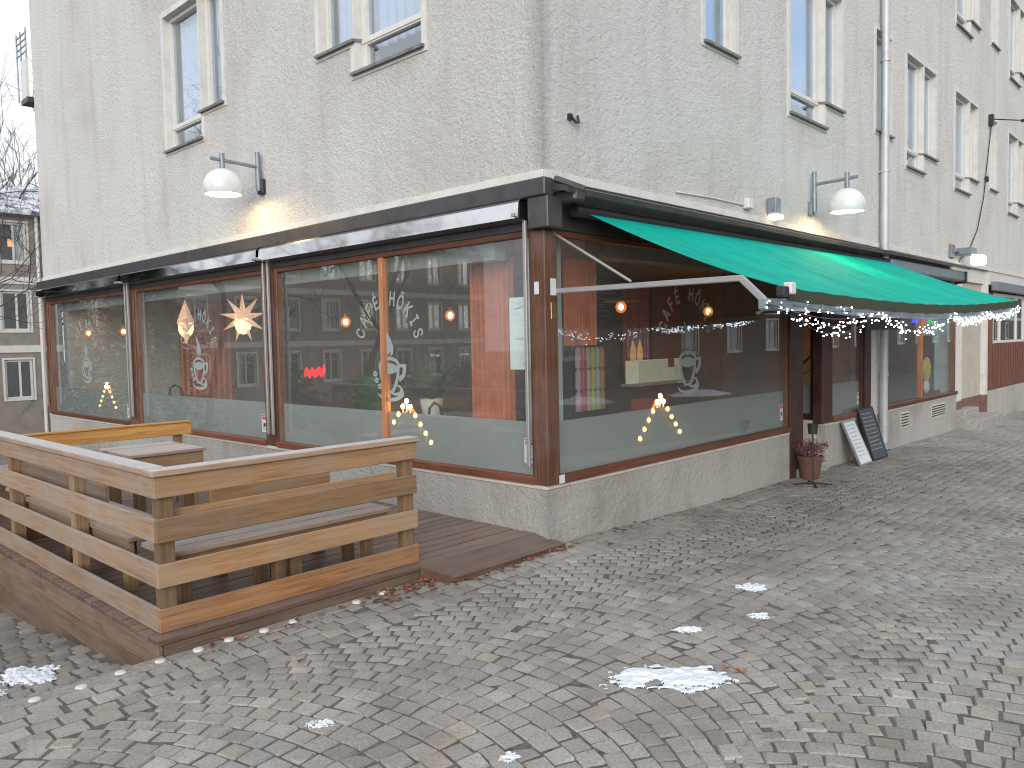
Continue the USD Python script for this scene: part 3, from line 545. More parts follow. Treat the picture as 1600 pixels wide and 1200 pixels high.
# second entrance with beige panel, steps, brown boarded door
m = MB(); m.box(12.37, 14.12, .10, .2, .30, 2.62); put('entrance_panel', m, M['beige'], bld); m = MB(); m.box(12.37, 14.12, .09, .2, -.3, .298); put('entrance_plinth', m, M['maroon'], bld)
for q in ((11.92, 12.36, .02, .28, .30, 2.62), (14.13, 14.30, .0, .28, .3, 2.62)): put('door_jamb', MB().box(*q), M['plaster'], bld)
for q in ((11.92, 12.36, .012, .28, -.6, .298), (14.13, 14.299, -.004, .28, -.8, .298)): put('jamb_plinth', MB().box(*q), M['maroon'], bld)
m = MB(); m.box(11.95, 13.65, -.42, .08, -.6, -.02, .012); put('entrance_step', m, M['step'], bld); m = MB(); m.box(11.97, 13.0, -.14, .085, -.1, .14, .012); put('entrance_step', m, M['step'], bld)
for q in ((14.30, REND, 0.0, .28, 2.62, 2.898), (18.4, REND, 0.0, .28, .36, 2.62)): put('side_wall', MB().box(*q), M['stucco'], bld)
d = put('boarded_door', MB().box(14.60, 18.4, .03, .09, .38, 1.36).box(14.60, 14.86, .03, .09, 1.36, 2.48).box(18.1, 18.4, .03, .09, 1.36, 2.48), plain('red_brown_boards', (0.17, 0.060, 0.036), .55, var=.22, scale=4), bld, label='red brown boarded shop front with white window above')
for i in range(14): put('board_joint', MB().box(14.86+i*.25, 14.868+i*.25, .026, .0295, .40, 1.34), M['black'], d)
m = MB()
for a, b in ((14.87, 14.95), (15.55, 15.61), (17.2, 17.26), (18.0, 18.09)): m.box(a, b, .035, .085, 1.37, 2.47)
m.box(14.951, 17.999, .037, .083, 1.37, 1.43); m.box(14.951, 17.999, .037, .083, 2.40, 2.47); fr = put('window_frame', m, M['white'], d); put('pane', MB().box(14.9, 18.05, .058, .064, 1.4, 2.45), M['pane'], fr)
put('lintel_box', MB().box(14.5, 19.5, -.12, 0.0, 2.49, 2.69, .012), M['grey'], bld)
m = MB(); m.box(12.0, 14.3, .05, .28, 2.62, 2.97); put('lintel', m, M['plaster'], bld)
# ---- rooms behind the glass
m = MB(); m.box(.29, 11.9, .29, LEND-.3, -.12, 0.02); put('interior_floor', m, M['floor'], bld)
m = MB(); m.box(.06, 11.9, .06, LEND-.3, 2.585, 2.655); put('interior_ceiling', m, M['ceiling'], bld)
for q in ((.16, .30, .7, 11.9, 2.33, 2.584), (1.3, 7.2, .36, .60, 2.40, 2.584)): put('bulkhead', MB().box(*q), plain('bulkhead_paint_%d' % int(q[0]*10), (.24, .245, .24), .8, var=.05), bld)
put('back_panel', MB().box(7.38, 7.44, .3, 3.2, .02, 2.58), plain('tan_panel', (.34, .20, .10), .8), bld)
for q, mt in (((4.3, 7.55, 3.3, 3.4), 'inner_wall'), ((4.2, 4.3, 3.3, 11.9), 'inner_wall'), ((7.46, 7.58, .3, 3.3), 'inner_dark'), ((7.6, 11.9, 2.6, 2.7), 'inner_dark'), ((11.75, 11.9, .3, 2.6), 'inner_dark')): put('interior_wall', MB().box(*q, .02, 2.58), M[mt], bld)
m = MB(); m.box(.30, .52, .25, .50, .02, 2.58, .01); put('interior_column', m, plain('column_paint', (.40, .44, .41), .8, var=.04), bld)
m = MB(); m.box(6.55, 7.2, 3.1, 3.29, .02, 2.58); put('interior_pillar', m, plain('rust_panel', (.40, .13, .05), .8), bld)

# screens on the left facade
for i, (a, b, mt) in enumerate(((.125, 4.14, 'alu'), (4.20, 8.20, 'alu'), (8.26, 12.15, 'alu'))):
    t = thing('screen_cassette', ('polished metal blind box nearest the building corner', 'polished metal blind box between the two others over the cafe windows', 'polished metal blind box at the far left end of the cafe windows')[i], 'blind box')
    v = np.array([(-.13, a, 2.735), (-.1505, a, 2.715), (-.165, a, 2.59), (-.03, a, 2.575), (-.0, a, 2.735)]); w_ = v + [0, b-a, 0]; n = 5
    put('housing', MB().add(np.vstack([v, w_]), [(j, (j+1) % n, n+(j+1) % n, n+j) for j in range(n)]).add(v, [(0, 1, 2, 3), (0, 3, 4, 4)]).add(w_, [(3, 2, 1, 0), (4, 4, 3, 0)]), M[mt], t)
    for yy in (a+.02, b-.02):
        put('guide_rail', MB().box(-.075, -.045, yy-.016, yy+.016, .60, 2.60, .004), M['arm'], t); put('bracket', MB().box(-.20, -.05, yy-.01, yy+.022, 2.60, 2.625, .003), M['arm'], t)

# ------------------------------------------------------------------ green awning
aw = thing('green_awning', 'green canvas awning rolled out over the cafe entrance', 'awning')
nx, ny = 49, 15; V = []
for i in range(nx):
    u = i/(nx-1)
    for j in range(ny):
        t = j/(ny-1); xb, xf = .40 + u*7.15, .43 + u*7.11; x = xb + (xf-xb)*t
        zf = 1.945 + .085*u - .085*math.sin(math.pi*u)*1.0; zt_ = 2.645 + .04*u; z = zt_ + (zf-zt_)*t - .045*math.sin(math.pi*t) + .006*math.sin(u*44+t*5)*math.sin(math.pi*t) + .004*math.sin(u*97)*t
        V.append((x, -.14 - 1.66*t, z))
F = [(i*ny+j, (i+1)*ny+j, (i+1)*ny+j+1, i*ny+j+1) for i in range(nx-1) for j in range(ny-1)]
V = np.array(V); N = len(V); low = V + [0, 0, -.003]; rim = [i*ny+ny-1 for i in range(nx)]
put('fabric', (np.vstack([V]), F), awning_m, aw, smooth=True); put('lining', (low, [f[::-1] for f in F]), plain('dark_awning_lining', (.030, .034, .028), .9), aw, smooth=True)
fe = V[rim]
put('valance', MB().add(np.vstack([fe + [0, -.004, 0], fe + [0, -.012, -.085]]), [(i, i+1, nx+i+1, nx+i) for i in range(nx-1)]), plain('dark_green_hem', (.028, .035, .016), .8), aw, smooth=True)
m = MB(); bp = fe + [0, .025, -.105]; bp[0] += [-.33, 0, -.01]; bp[-1] += [.05, 0, 0]
for i in range(0, nx-1, 4): m.bar(bp[i], bp[min(i+4, nx-1)], .06, .075, b=.01)
put('front_bar', m, M['grey'], aw)
for x in (.15, 7.42):
    m = MB().bar((x-.03, -.03, 2.016), (x, -1.61, 2.012), .035, .042, b=.006); m.bar((x, -1.60, 2.018), (x, -1.78, 1.845), .035, .045, b=.006); put('arm', m, M['arm'], aw)
    put('strut', MB().tube([(x-.05, -.03, 2.47), (x-.04, -.75, 2.045)], .011), M['arm'], aw)
put('roller', MB().tube([(.25, -.11, 2.66), (7.6, -.11, 2.69)], .05, 12), M['black'], aw)
m = MB().box(.36, .44, -1.86, -1.80, 1.90, 1.98, .008); put('end_cap', m, M['white'], aw)
m = MB().box(.25, .33, -1.86, -1.80, 1.88, 1.95, .008); put('gear', m, M['black'], aw)
put('tilt_arm', MB().bar((.16, -1.78, 1.84), (.62, -1.77, 1.86), .05, .05, b=.01), M['arm'], aw)
t = thing('second_awning_box', 'closed grey awning box under the dark canopy of the neighbouring shop', 'awning'); put('housing', MB().box(7.62, 11.6, -.20, -.02, 2.56, 2.735, .02), M['grey'], t); put('end_plate', MB().box(11.6, 11.66, -.23, -.02, 2.52, 2.74, .01), M['black'], t)
# fairy lights
fl = thing('fairy_lights', 'cold white fairy lights swagged along the awning front bar', 'string lights')
wire, bl = MB(), MB(); ic = trimesh.creation.icosphere(subdivisions=0, radius=1.0)
def zbar(x): u = (x-.43)/7.11; return 1.945 + .085*u - .085*math.sin(math.pi*min(max(u, 0), 1)) - .13
for a, b, sag, n, sp in ((.08, 2.15, .13, 46, .020), (.12, 2.15, .075, 24, .03), (.3, 2.1, .19, 34, .022), (.5, 1.6, .02, 16, .03), (2.15, 4.45, .155, 110, .024), (4.45, 5.75, .085, 110, .026), (5.75, 7.5, .07, 140, .024)):
    u = np.linspace(0, 1, 24); x = a + (b-a)*u; z = np.array([zbar(q) for q in x]) + .02 - sag*4*u*(1-u); pts = np.stack([x, np.full(24, -1.81), z], -1); wire.tube(pts, .0025, 4, False)
    for uu in np.sort(rng.random(n)):
        xx = a + (b-a)*uu; c = (xx + rng.normal(0, .012), -1.81 + rng.normal(0, .018), zbar(xx) + .02 - sag*4*uu*(1-uu) + rng.normal(0, sp)); bl.add(ic.vertices*rng.uniform(.0048, .0082) + c, ic.faces)
put('wire', wire, M['black'], fl); put('bulbs', bl, M['fairy'], fl, kind='stuff')

# ------------------------------------------------------------------ on the wall
def wall_lamp(side, s, d, zc, label, arm_up, tube):
    t = thing('wall_lamp', label, 'lamp', 'white globe lamps on the facade')
    R_ = .21; th = np.linspace(math.radians(92), math.radians(-21), 22); prof = [(R_*math.cos(a), R_*math.sin(a)) for a in th]; inner = [(r*.965, z*.965) for r, z in prof[::-1]]
    c = P(side, s, zc, -d); prof[0] = (0.0, R_)
    put('shade', MB().lathe(prof + inner, c, 36), plain('white_globe_'+side, (.62, .62, .61), .25, var=.04), t, smooth=50)
    put('bulb', MB().ball(P(side, s, zc-.035, -d), .060, 2), M['lamp_bulb'], t, smooth=True)
    put('bracket', MB().tube([P(side, s, tube[0], -.06), P(side, s, tube[1], -.06)], .027, 12).tube([P(side, s, tube[0]+.02, -.06), P(side, s, tube[0]+.25, -.06)], .033, 12), M['grey'], t, smooth=40)
    put('arm', MB().tube([P(side, s, arm_up, -.05), P(side, s, arm_up+.02, -d-.13)], .020, 10), M['grey'], t, smooth=40)
    put('hanger', MB().tube([P(side, s, zc+R_-.01, -d), P(side, s, arm_up+.09, -d)], .030, 10), M['grey'], t, smooth=40)
    put('wall_plate', MB().box(*( (-.05, 0, s-.06, s+.06) if side == 'L' else (s-.06, s+.06, -.05, 0)), tube[0]-.03, tube[0]+.14, .008), M['black' if side == 'L' else 'grey'], t)
wall_lamp('L', 4.25, .49, 3.385, 'white globe lamp on a grey bracket above the left cafe windows', 3.67, (3.40, 3.84))
wall_lamp('R', 5.12, .46, 3.19, 'white globe lamp on a grey bracket above the green awning', 3.50, (3.15, 3.66))
t = thing('floodlight', 'small grey floodlight on the wall just above the canopy', 'floodlight'); put('housing', MB().box(3.90, 4.04, -.12, -.01, 3.02, 3.20, .01), M['grey'], t); put('bracket', MB().box(3.93, 4.0, -.02, -.001, 2.97, 3.04), M['alu_dull'], t); put('lens', MB().box(3.89, 4.05, -.15, -.02, 2.955, 3.012, .015), glow('floodlight_lens', (1.0, .9, .6), 1.6), t)
t = thing('junction_box', 'white junction box with a cable on the wall above the canopy', 'junction box'); put('box', MB().box(3.34, 3.46, -.07, 0, 3.02, 3.13, .01), M['white'], t); put('cable', MB().tube([(1.95, -.012, 3.03), (2.6, -.012, 3.055), (3.34, -.015, 3.06)], .007, 6), M['white'], t)
t = thing('square_lamp', 'lit square lamp on a grey bracket at the far end of the right facade', 'lamp')
put('wall_plate', MB().box(11.30, 11.55, -.05, 0, 2.99, 3.24, .01), M['grey'], t); put('arm_box', MB().box(11.62, 12.0, -.30, -.04, 3.05, 3.18, .01), M['grey'], t); put('arm', MB().box(11.5, 12.1, -.10, -.05, 3.10, 3.14), M['grey'], t); put('shade', MB().box(11.75, 12.05, -.46, -.24, 2.86, 3.045, .03), glow('square_lamp_glow', (1.0, .93, .80), 2.2), t)
hk = MB().tube([(.33, -.03, 3.44), (.37, -.05, 3.39), (.42, -.04, 3.40), (.43, -.02, 3.46)], .012, 6); hk.box(.32, .36, -.03, 0, 3.41, 3.46); put('wall_hook', hk, M['black'], label='small black iron hook in the wall above the building corner', cat='hook')
cb = [(11.9, -.03, 2.95), (12.05, -.03, 3.03), (12.35, -.03, 3.10), (12.65, -.03, 3.25), (13.2, -.03, 3.66), (13.66, -.03, 4.35), (13.9, -.03, 5.05), (14.25, -.03, 5.95)]
t = thing('overhead_cable', 'thin dark cable running up the wall to an anchored span wire', 'cable'); put('cable', MB().tube(cb, .010, 6), M['black'], t); put('cable_clip', MB().box(13.85, 13.95, -.06, 0, 4.70, 4.80), M['black'], t); put('anchor', MB().box(14.1, 14.2, -.09, 0, 5.88, 6.1), M['black'], t); put('span_wire', MB().tube([(14.15, -.08, 6.0), (14.6, -.6, 5.95), (18, -13.9, 6.6)], .012, 6), M['black'], t); put('turnbuckle', MB().tube([(14.55, -.5, 5.96), (14.68, -.80, 5.965)], .035, 8), M['black'], t)
dp = thing('downpipe', 'light grey downpipe running down the right facade beside the shop window', 'downpipe')
put('pipe', MB().tube([(7.62, -.085, BH), (7.62, -.085, -.10)], .058, 16), M['zinc'], dp, smooth=60)
for z in (.25, 1.0, 2.2, 4.0, 5.6, 7.2, 9.0): put('pipe_bracket', MB().tube([(7.62, -.085, z), (7.62, -.085, z+.035)], .068, 16).box(7.60, 7.64, -.04, 0, z, z+.03), M['zinc'], dp)
put('shoe', MB().tube([(7.62, -.085, -.02), (7.60, -.14, -.12)], .062, 12), M['grey'], dp)
t = thing('balcony', 'small white railed balcony at the far end of the left facade', 'balcony', loc=None); put('slab', MB().box(-.10, 1.2, 12.24, 12.62, 6.16, 6.25), M['fascia'], t); put('panel', MB().box(-.08, -.05, 12.28, 12.60, 6.26, 6.95), M['white'], t)
for i in range(4): put('rail', MB().tube([(-.07, 12.25, 7.08+i*.11), (-.07, 12.85, 7.08+i*.11)], .012, 6), M['grey'], t)
for y_ in (12.3, 12.6, 12.84): put('railing_post', MB().tube([(-.07, y_, 6.26), (-.07, y_, 7.5)], .014, 6), M['grey'], t)

# ------------------------------------------------------------------ wooden deck and its fence
dk = thing('wooden_deck', 'low brown timber deck along the left side of the cafe', 'deck')
y = .14; i = 0
while y < 9:
    w_ = .117; x1 = -.004 if y > .02 else 0; put('plank', MB().box(-3.065 + rng.uniform(-.004, .004), x1, y, y+w_, .018, .050 + rng.normal(0, .001), .004), M['deck'], dk, tint=rt()); y += w_ + .007
for z1, z0 in ((.014, -.13), (-.134, -.275), (-.279, -.42), (-.424, -.56), (-.564, -.75)): put('skirt_board', MB().box(-3.048, -3.022, .175 if z1 > -.2 else .30, 9, z0, z1, .003), M['skirty'], dk, tint=rt())
put('skirt_board', MB().box(-3.02, -1.205, .150, .19, -.25, .014, .003), M['skirtx'], dk, tint=rt())
for x in np.arange(-2.9, -.1, .7): put('joist', MB().box(x, x+.05, .20, 9, -.13, .016), M['skirty'], dk, tint=rt())
v = np.array([(-1.235, .136, .048), (-.02, .136, .048), (.07, -.115, -.008), (-1.14, -.125, -.004), (-1.235, .136, -.08), (-.02, .136, -.08), (.07, -.115, -.085), (-1.14, -.125, -.085)])
put('ramp_board', MB().add(v, [(0, 3, 2, 1), (4, 5, 6, 7), (3, 7, 6, 2), (0, 4, 7, 3), (1, 2, 6, 5), (0, 1, 5, 4)]), M['deck'], dk, tint=(.45, .5, .3), label='sloping ramp board at the open end of the deck')

fe_ = thing('deck_fence', 'open timber fence of wide boards with frosted cap rail round the deck corner', 'fence')
FXl, FXr, FY = -3.012, -1.165, .226; TB = .028
rows = ((.052, .182, 'darkx'), (.302, .432, 'fx'), (.552, .684, 'fx'), (.800, .918, 'fx'))
for z0, z1, mt in rows:
    put('board', MB().box(FXl, FXr + rng.uniform(-.004, .004), FY, FY+TB, z0, z1, .004), M[mt], fe_, tint=rt())
    put('board', MB().box(FXl, FXl+TB, FY+TB+.002, 7.6, z0 - (.0 if z0 > .1 else .0), z1, .004), M['fy'], fe_, tint=rt())
put('cap_rail', MB().box(FXl-.018, FXr+.015, FY-.02, FY+.115, .921, .955, .006), M['capx'], fe_, tint=rt())
put('cap_rail', MB().box(FXl-.018, FXl+.118, FY+.117, 7.6, .922, .956, .006), M['capy'], fe_, tint=rt())
for x, y in ((FXl+.03, FY+.03), (FXr-.10, FY+.03), (FXl+.03, 1.60), (FXl+.03, 3.02), (FXl+.03, 4.5), (FXl+.03, 6.0), (FXl+.03, 7.4)): put('post', MB().box(x, x+.085, y, y+.085, .051, .919, .004), M['fz'], fe_, tint=rt())
def bench(name, label, x0, x1, y0, y1, along, back=None, top=.45):
    t = thing(name, label, 'bench', None); mt = 'tabx' if along == 'x' else 'fy'
    if along == 'x':
        n = max(2, round((y1-y0)/.14)); w_ = (y1-y0)/n
        for i in range(n): put('seat_slat', MB().box(x0, x1, y0+i*w_, y0+(i+1)*w_-.008, top-.03, top, .004), M[mt], t, tint=rt())
        put('apron', MB().box(x0+.04, x1-.03, y0+.02, y0+.05, top-.155, top-.032, .003), M['fx'], t, tint=rt())
        lx = [x0+.08, (x0+x1)/2-.1, (x0+x1)/2+.02, x1-.2]; ly = [y0+.06, y1-.12]
    else:
        n = max(2, round((x1-x0)/.14)); w_ = (x1-x0)/n
        for i in range(n): put('seat_slat', MB().box(x0+i*w_, x0+(i+1)*w_-.008, y0, y1, top-.03, top, .004), M[mt], t, tint=rt())
        put('apron', MB().box(x0+.02, x0+.05, y0+.03, y1-.03, top-.155, top-.032, .003), M['fy'], t, tint=rt())
        lx = [x0+.06, x1-.12]; ly = list(np.arange(y0+.2, y1, 1.1))
    for a in lx:
        for b in ly: put('leg', MB().box(a, a+.07, b, b+.07, .051, top-.032, .004), M['fz'], t, tint=rt())
    if back == 'y': put('backrest', MB().box(x0, x1, y0-.055, y0-.03, top+.13, top+.26, .003), M['fx'], t, tint=rt())
    if back == 'x': put('backrest', MB().box(x0-.02, x0+.006, y0+.3, y1, top+.16, top+.29, .003), M['fy'], t, tint=rt())
    return t
bench('fixed_bench', 'timber bench fixed along the inside of the front fence', FXl+.13, FXr-.12, .37, .78, 'x', 'y')
bench('fixed_bench', 'long timber bench fixed along the inside of the left fence', FXl+.12, FXl+.52, .95, 3.05, 'y', 'x')
for y0, y1, lab in ((3.17, 3.72, 'low slatted seat box behind the second fence post of the left fence'), (4.46, 5.3, 'far low slatted seat box by the left fence')):
    t = thing('seat_box', lab, 'seat', None)
    for i in range(4): w_ = (y1-y0)/4; put('seat_slat', MB().box(-2.86, -2.37, y0+i*w_, y0+(i+1)*w_-.012, .42, .45, .004), M['tabx'], t, tint=rt())
    put('front_board', MB().box(-2.85, -2.39, y0+.02, y0+.045, .06, .418), M['fx'], t, tint=rt()); put('side_board', MB().box(-2.42, -2.395, y0+.05, y1-.02, .06, .418), M['fy'], t, tint=rt())
def table(label, x0, x1, y0, y1, top=.72):
    t = thing('deck_table', label, 'table'); n = 6; w_ = (y1-y0)/n
    for i in range(n): put('top_slat', MB().box(x0, x1, y0+i*w_, y0+(i+1)*w_-.007, top-.028, top, .004), M['tabx'], t, tint=rt())
    put('apron', MB().box(x0+.02, x1-.02, y0+.02, y0+.045, top-.17, top-.03, .003), M['fx'], t, tint=rt()); put('apron', MB().box(x0+.02, x1-.02, y1-.045, y1-.02, top-.17, top-.03, .003), M['fx'], t, tint=rt())
    for a in (x0+.06, x1-.14):
        for b in (y0+.06, y1-.14): put('leg', MB().box(a, a+.08, b, b+.08, .051, top-.03, .004), M['fz'], t, tint=rt())
    return t
table('slatted timber table in front of the bench with the orange backrest', -2.165, -1.50, 2.78, 3.53)
table('long timber table just behind the front fence', -2.36, -1.38, .95, 1.62)
t = thing('backrest_bench', 'bench with a fresh orange timber backrest at the rear of the deck', 'bench')
put('backrest', MB().box(-2.85, -1.13, 3.88, 3.91, .735, .855, .004), M['orangex'], t, tint=(.6, .5, .1)); put('backrest_cap', MB().box(-2.86, -1.125, 3.87, 3.945, .857, .875, .003), M['orangex'], t, tint=(.4, .5, .5))
for x in (-2.7, -1.28): put('post', MB().box(x, x+.07, 3.915, 3.985, .051, .86, .004), M['fz'], t, tint=rt())
for i in range(3): put('seat_slat', MB().box(-2.2, -1.14, 4.0+i*.13, 4.12+i*.13, .42, .45, .004), M['tabx'], t, tint=rt())

# ------------------------------------------------------------------ at the entrance
def lean_board(name, label, x0, w_, yb, zb, yt, zt, mat, frame, lines):
    t = thing(name, label, 'sign board'); d_ = np.array([0, yt-yb, zt-zb]); L = np.linalg.norm(d_); d_ /= L; nrm = np.array([0, -d_[2], d_[1]])
    o = np.array([x0, yb, zb]); mp = lambda a, b, c: o + np.array([a, 0, 0]) + d_*b + nrm*c
    def slab(a0, a1, b0, b1, c0, c1):
        v = np.array([mp(a, b, c) for a in (a0, a1) for b in (b0, b1) for c in (c0, c1)]); return MB().add(v, [(0, 1, 3, 2), (4, 6, 7, 5), (0, 4, 5, 1), (2, 3, 7, 6), (0, 2, 6, 4), (1, 5, 7, 3)])
    put('panel', slab(.02, w_-.02, .02, L-.02, -.012, .002), mat, t)
    m = MB()
    for q in ((0, w_, 0, .022), (0, w_, L-.022, L), (0, .022, .022, L-.022), (w_-.022, w_, .022, L-.022)): mm = slab(*q, -.02, .006); m.add(*mm.arr())
    put('frame', m, frame, t)
    m = MB(); r = np.random.default_rng(int(x0*100))
    for i in range(lines):
        b = L*.88 - i*(L*.76/lines); a = .07
        while a < w_-.12:
            e = r.uniform(.02, .06); mm = slab(a, min(a+e, w_-.06), b, b+.012, .0024, .0034); m.add(*mm.arr()); a += e + .018
    put('writing', m, plain('writing_'+name, (.30, .32, .34) if lines == 9 else (.34, .36, .38), .8), t, kind='stuff')
    return t
lean_board('white_sign_board', 'white menu board leaning on the plinth beside the entrance', 6.08, .44, -.30, -.145, -.045, .44, plain('white_board', (.62, .66, .70), .5, var=.06), M['arm'], 9)
lean_board('chalk_board', 'dark chalk board leaning beside the downpipe', 6.66, .58, -.27, -.155, -.045, .565, plain('slate_board', (.055, .062, .072), .6, var=.2), M['black'], 10)
t = thing('heather_pot', 'terracotta pot of pink heather standing by the cafe entrance', 'plant pot'); c = (4.72, -.17, -.128)
put('pot', MB().lathe([(0, 0), (.105, 0), (.115, .02), (.145, .24), (.158, .24), (.158, .28), (.14, .28), (.13, .22), (0, .22)], c, 20), plain('terracotta', (.115, .052, .034), .8, var=.2), t, smooth=40)
m = MB()
for _ in range(900):
    a = rng.uniform(0, 6.28); r = rng.uniform(0, 1)**.5; h = rng.uniform(.0, 1); rr = (.06 + .17*h)*r; p0 = np.array([c[0] + rr*math.cos(a), c[1] + rr*math.sin(a), c[2] + .25 + .27*h*(1-.4*r)]); s = rng.uniform(.008, .018); q = rng.normal(0, 1, (3, 3))*s; m.add(p0 + q, [(0, 1, 2)])
put('heather', m, plain('heather_pink', (.24, .10, .12), .8, var=.5, scale=60), t)
m = MB()
for _ in range(60): a = rng.uniform(0, 6.28); m.tube([(c[0], c[1], c[2]+.2), (c[0]+.17*math.cos(a)*rng.random(), c[1]+.17*math.sin(a)*rng.random(), c[2]+.42)], .003, 3, False)
put('stem', m, M['skirtx'], t, tint=(.3, .3, .3))
t = thing('ashtray_stand', 'thin black iron stand with a cross foot in front of the pot', 'stand'); c = (4.30, -.38, -.128)
put('pole', MB().tube([(c[0], c[1], c[2]+.02), (c[0], c[1], c[2]+.66)], .011, 8), M['black'], t)
for a in range(4): put('foot', MB().tube([(c[0], c[1], c[2]+.03), (c[0]+.22*math.cos(a*1.571+.6), c[1]+.22*math.sin(a*1.571+.6), c[2]+.008)], .010, 6), M['black'], t)
put('ashtray', MB().lathe([(0, .60), (.05, .60), (.06, .72), (.045, .72), (.04, .63), (0, .63)], c, 16), M['black'], t)
t = thing('hanging_sign', 'black sign panel hanging under the awning by the downpipe', 'sign'); put('panel', MB().box(6.17, 7.55, -.33, -.28, 1.68, 1.96, .006), M['black'], t)
for x in (6.4, 7.3): put('hanger', MB().tube([(x, -.30, 1.96), (x, -.26, 2.56)], .006, 6), M['black'], t)

# ------------------------------------------------------------------ stickers, poster and small plates
def flat(name, side, s0, s1, z0, z1, d, mat, label, cat, group=None):
    m = MB(); sbx(m, side, s0, s1, z0, z1, d-.001, d); return put(name, m, mat, label=label, cat=cat, group=group)
paper = plain('poster_paper', (.60, .63, .64), .8, var=.03)
t = thing('poster', 'white paper poster with faint coloured lines taped inside the corner window', 'poster'); put('paper', MB().box(.060, .0612, .215, .445, 1.385, 1.985), paper, t); m = [MB(), MB(), MB()]
for i in range(26):
    zz = rng.uniform(1.42, 1.94); a = rng.uniform(.23, .33); b = a + rng.uniform(.03, .10); sl = rng.uniform(-.03, .03); m[i % 3].bar((.0590, a, zz), (.0590, min(b, .44), zz+sl), .0006, rng.uniform(.003, .007), up=(0, 0, 1))
for q, col in zip(m, ((.42, .50, .55), (.58, .42, .42), (.42, .54, .47))): put('pen_stroke', q, plain('pen_%d' % int(col[0]*100+col[1]*10), col, .8, var=.05), t)
wl, bk, rd = plain('sticker_white', (.52, .54, .55), .5, var=.04), plain('sticker_black', (.03, .03, .03), .5), plain('sticker_red', (.50, .04, .04), .5)
def sticker(side, s, z, w_, h, label):
    t = thing('alarm_sticker', label, 'sticker'); D = .0465
    def b(n, a0, a1, c0, c1, e, mt): m = MB(); sbx(m, side, s+a0*w_, s+a1*w_, z+c0*h, z+c1*h, D-e-.0008, D-e); put(n, m, mt, t)
    b('paper', -.5, .5, -.5, .5, 0, wl); b('black_band', -.42, .42, .40, .46, .001, bk); b('red_band', -.35, .40, .22, .36, .001, rd); b('camera_mark', -.2, .2, -.15, .02, .001, bk); b('camera_mark', -.05, .25, -.22, -.152, .001, bk); b('text_line', -.35, .35, -.34, -.31, .001, bk)
sticker('L', .235, .715, .11, .21, 'white alarm sticker with a red band low in the corner window')
sticker('L', 4.50, .70, .13, .21, 'white alarm sticker low at the right end of the middle left window')
sticker('L', 8.60, .66, .14, .21, 'white alarm sticker low at the right end of the farthest left window')
sticker('R', 4.40, .70, .09, .20, 'white alarm sticker low beside the entrance post'); sticker('R', 6.93, .70, .09, .18, 'white alarm sticker beside the chalk board')
for z0, lab, mt in ((1.98, 'upper small white plate screwed on the corner post', wl), (1.79, 'lower small brass plate screwed on the corner post', M['brass'])):
    put('post_plate', MB().box(.035, .105, -.036, -.031, z0, z0+.135, .002), mt, label=lab, cat='plate')
put('post_plate', MB().box(-.036, -.031, .03, .08, 1.99, 2.09, .002), wl, label='narrow pale plate on the left face of the corner post', cat='plate')
put('corner_tag', MB().box(.10, .17, -.04, -.036, .46, .53, .002), wl, label='small white tag at the foot of the corner post', cat='tag')

# ------------------------------------------------------------------ inside the cafe
def curtain(label, p0, p1, z0, z1, amp=.03, fq=9, mat='red_curtain'):
    p0, p1 = np.array(p0), np.array(p1); n = 90; t = np.linspace(0, 1, n); d_ = p1-p0; nr = np.array([-d_[1], d_[0]])/np.linalg.norm(d_); w_ = amp*np.sin(t*fq*6.28) + .4*amp*np.sin(t*fq*13.1+1)
    xy = p0 + t[:, None]*d_ + w_[:, None]*nr; v = np.vstack([np.column_stack([xy, np.full(n, z)]) for z in (z0, z1)]); put('curtain', (v, [(i, i+1, n+i+1, n+i) for i in range(n-1)]), M[mat], smooth=True, label=label, cat='curtain')
curtain('rust red curtain hanging left of the white corner column', (.42, .72), (.42, 1.30), .05, 2.36)
curtain('rust red curtain hanging right of the white corner column', (.76, .42), (1.20, .42), 1.57, 2.36)
curtain('dark rust curtain far inside the leftmost window', (2.2, 11.6), (2.9, 10.8), .05, 2.5)
curtain('narrow rust curtain at the back behind the bar', (5.6, 3.2), (6.3, 3.2), 1.0, 2.5)
def pendant(x, y, z, label, disc=False):
    t = thing('pendant_lamp', label, 'lamp', 'pendant bulbs in the cafe'); put('cord', MB().tube([(x, y, z+.10), (x, y, 2.584)], .004, 5), M['black'], t); put('socket', MB().tube([(x, y, z+.045), (x, y, z+.11)], .020, 8), M['brass'], t)
    put('bulb', MB().ball((x, y, z), .030, 2, (1, 1, 1.3)), M['bulb'], t, smooth=True); put('bulb_glass', MB().ball((x, y, z), .066, 2, (1, 1, 1.1)), M['amber'], t, smooth=True)
    if disc: put('shade', MB().lathe([(.02, .13), (.20, .085), (.24, .07), (.235, .066), (.02, .12)], (x, y, z), 28), M['brass'], t, smooth=40)
pendant(2.5, 3.86, 1.99, 'bare warm bulb hanging right of the lettering in the corner window'); pendant(1.5, 4.86, 1.93, 'bare warm bulb hanging left of the lettering in the corner window')
pendant(3.15, 1.5, 2.01, 'warm bulb under a flat brass shade in the awning window', True); pendant(5.25, 1.5, 1.985, 'warm bulb hanging right of the lettering in the awning window')
pendant(.62, 10.2, 1.925, 'warm bulb at the right of the farthest left window'); pendant(.42, 11.3, 1.925, 'warm bulb at the left of the farthest left window'); pendant(2.9, 9.0, 2.0, 'warm bulb far back behind the middle left window')
pendant(8.8, 1.2, 2.0, 'warm bulb hanging in the neighbouring shop window')
pendant(6.35, 1.0, 1.62, 'warm bulb seen through the side window of the entrance recess')
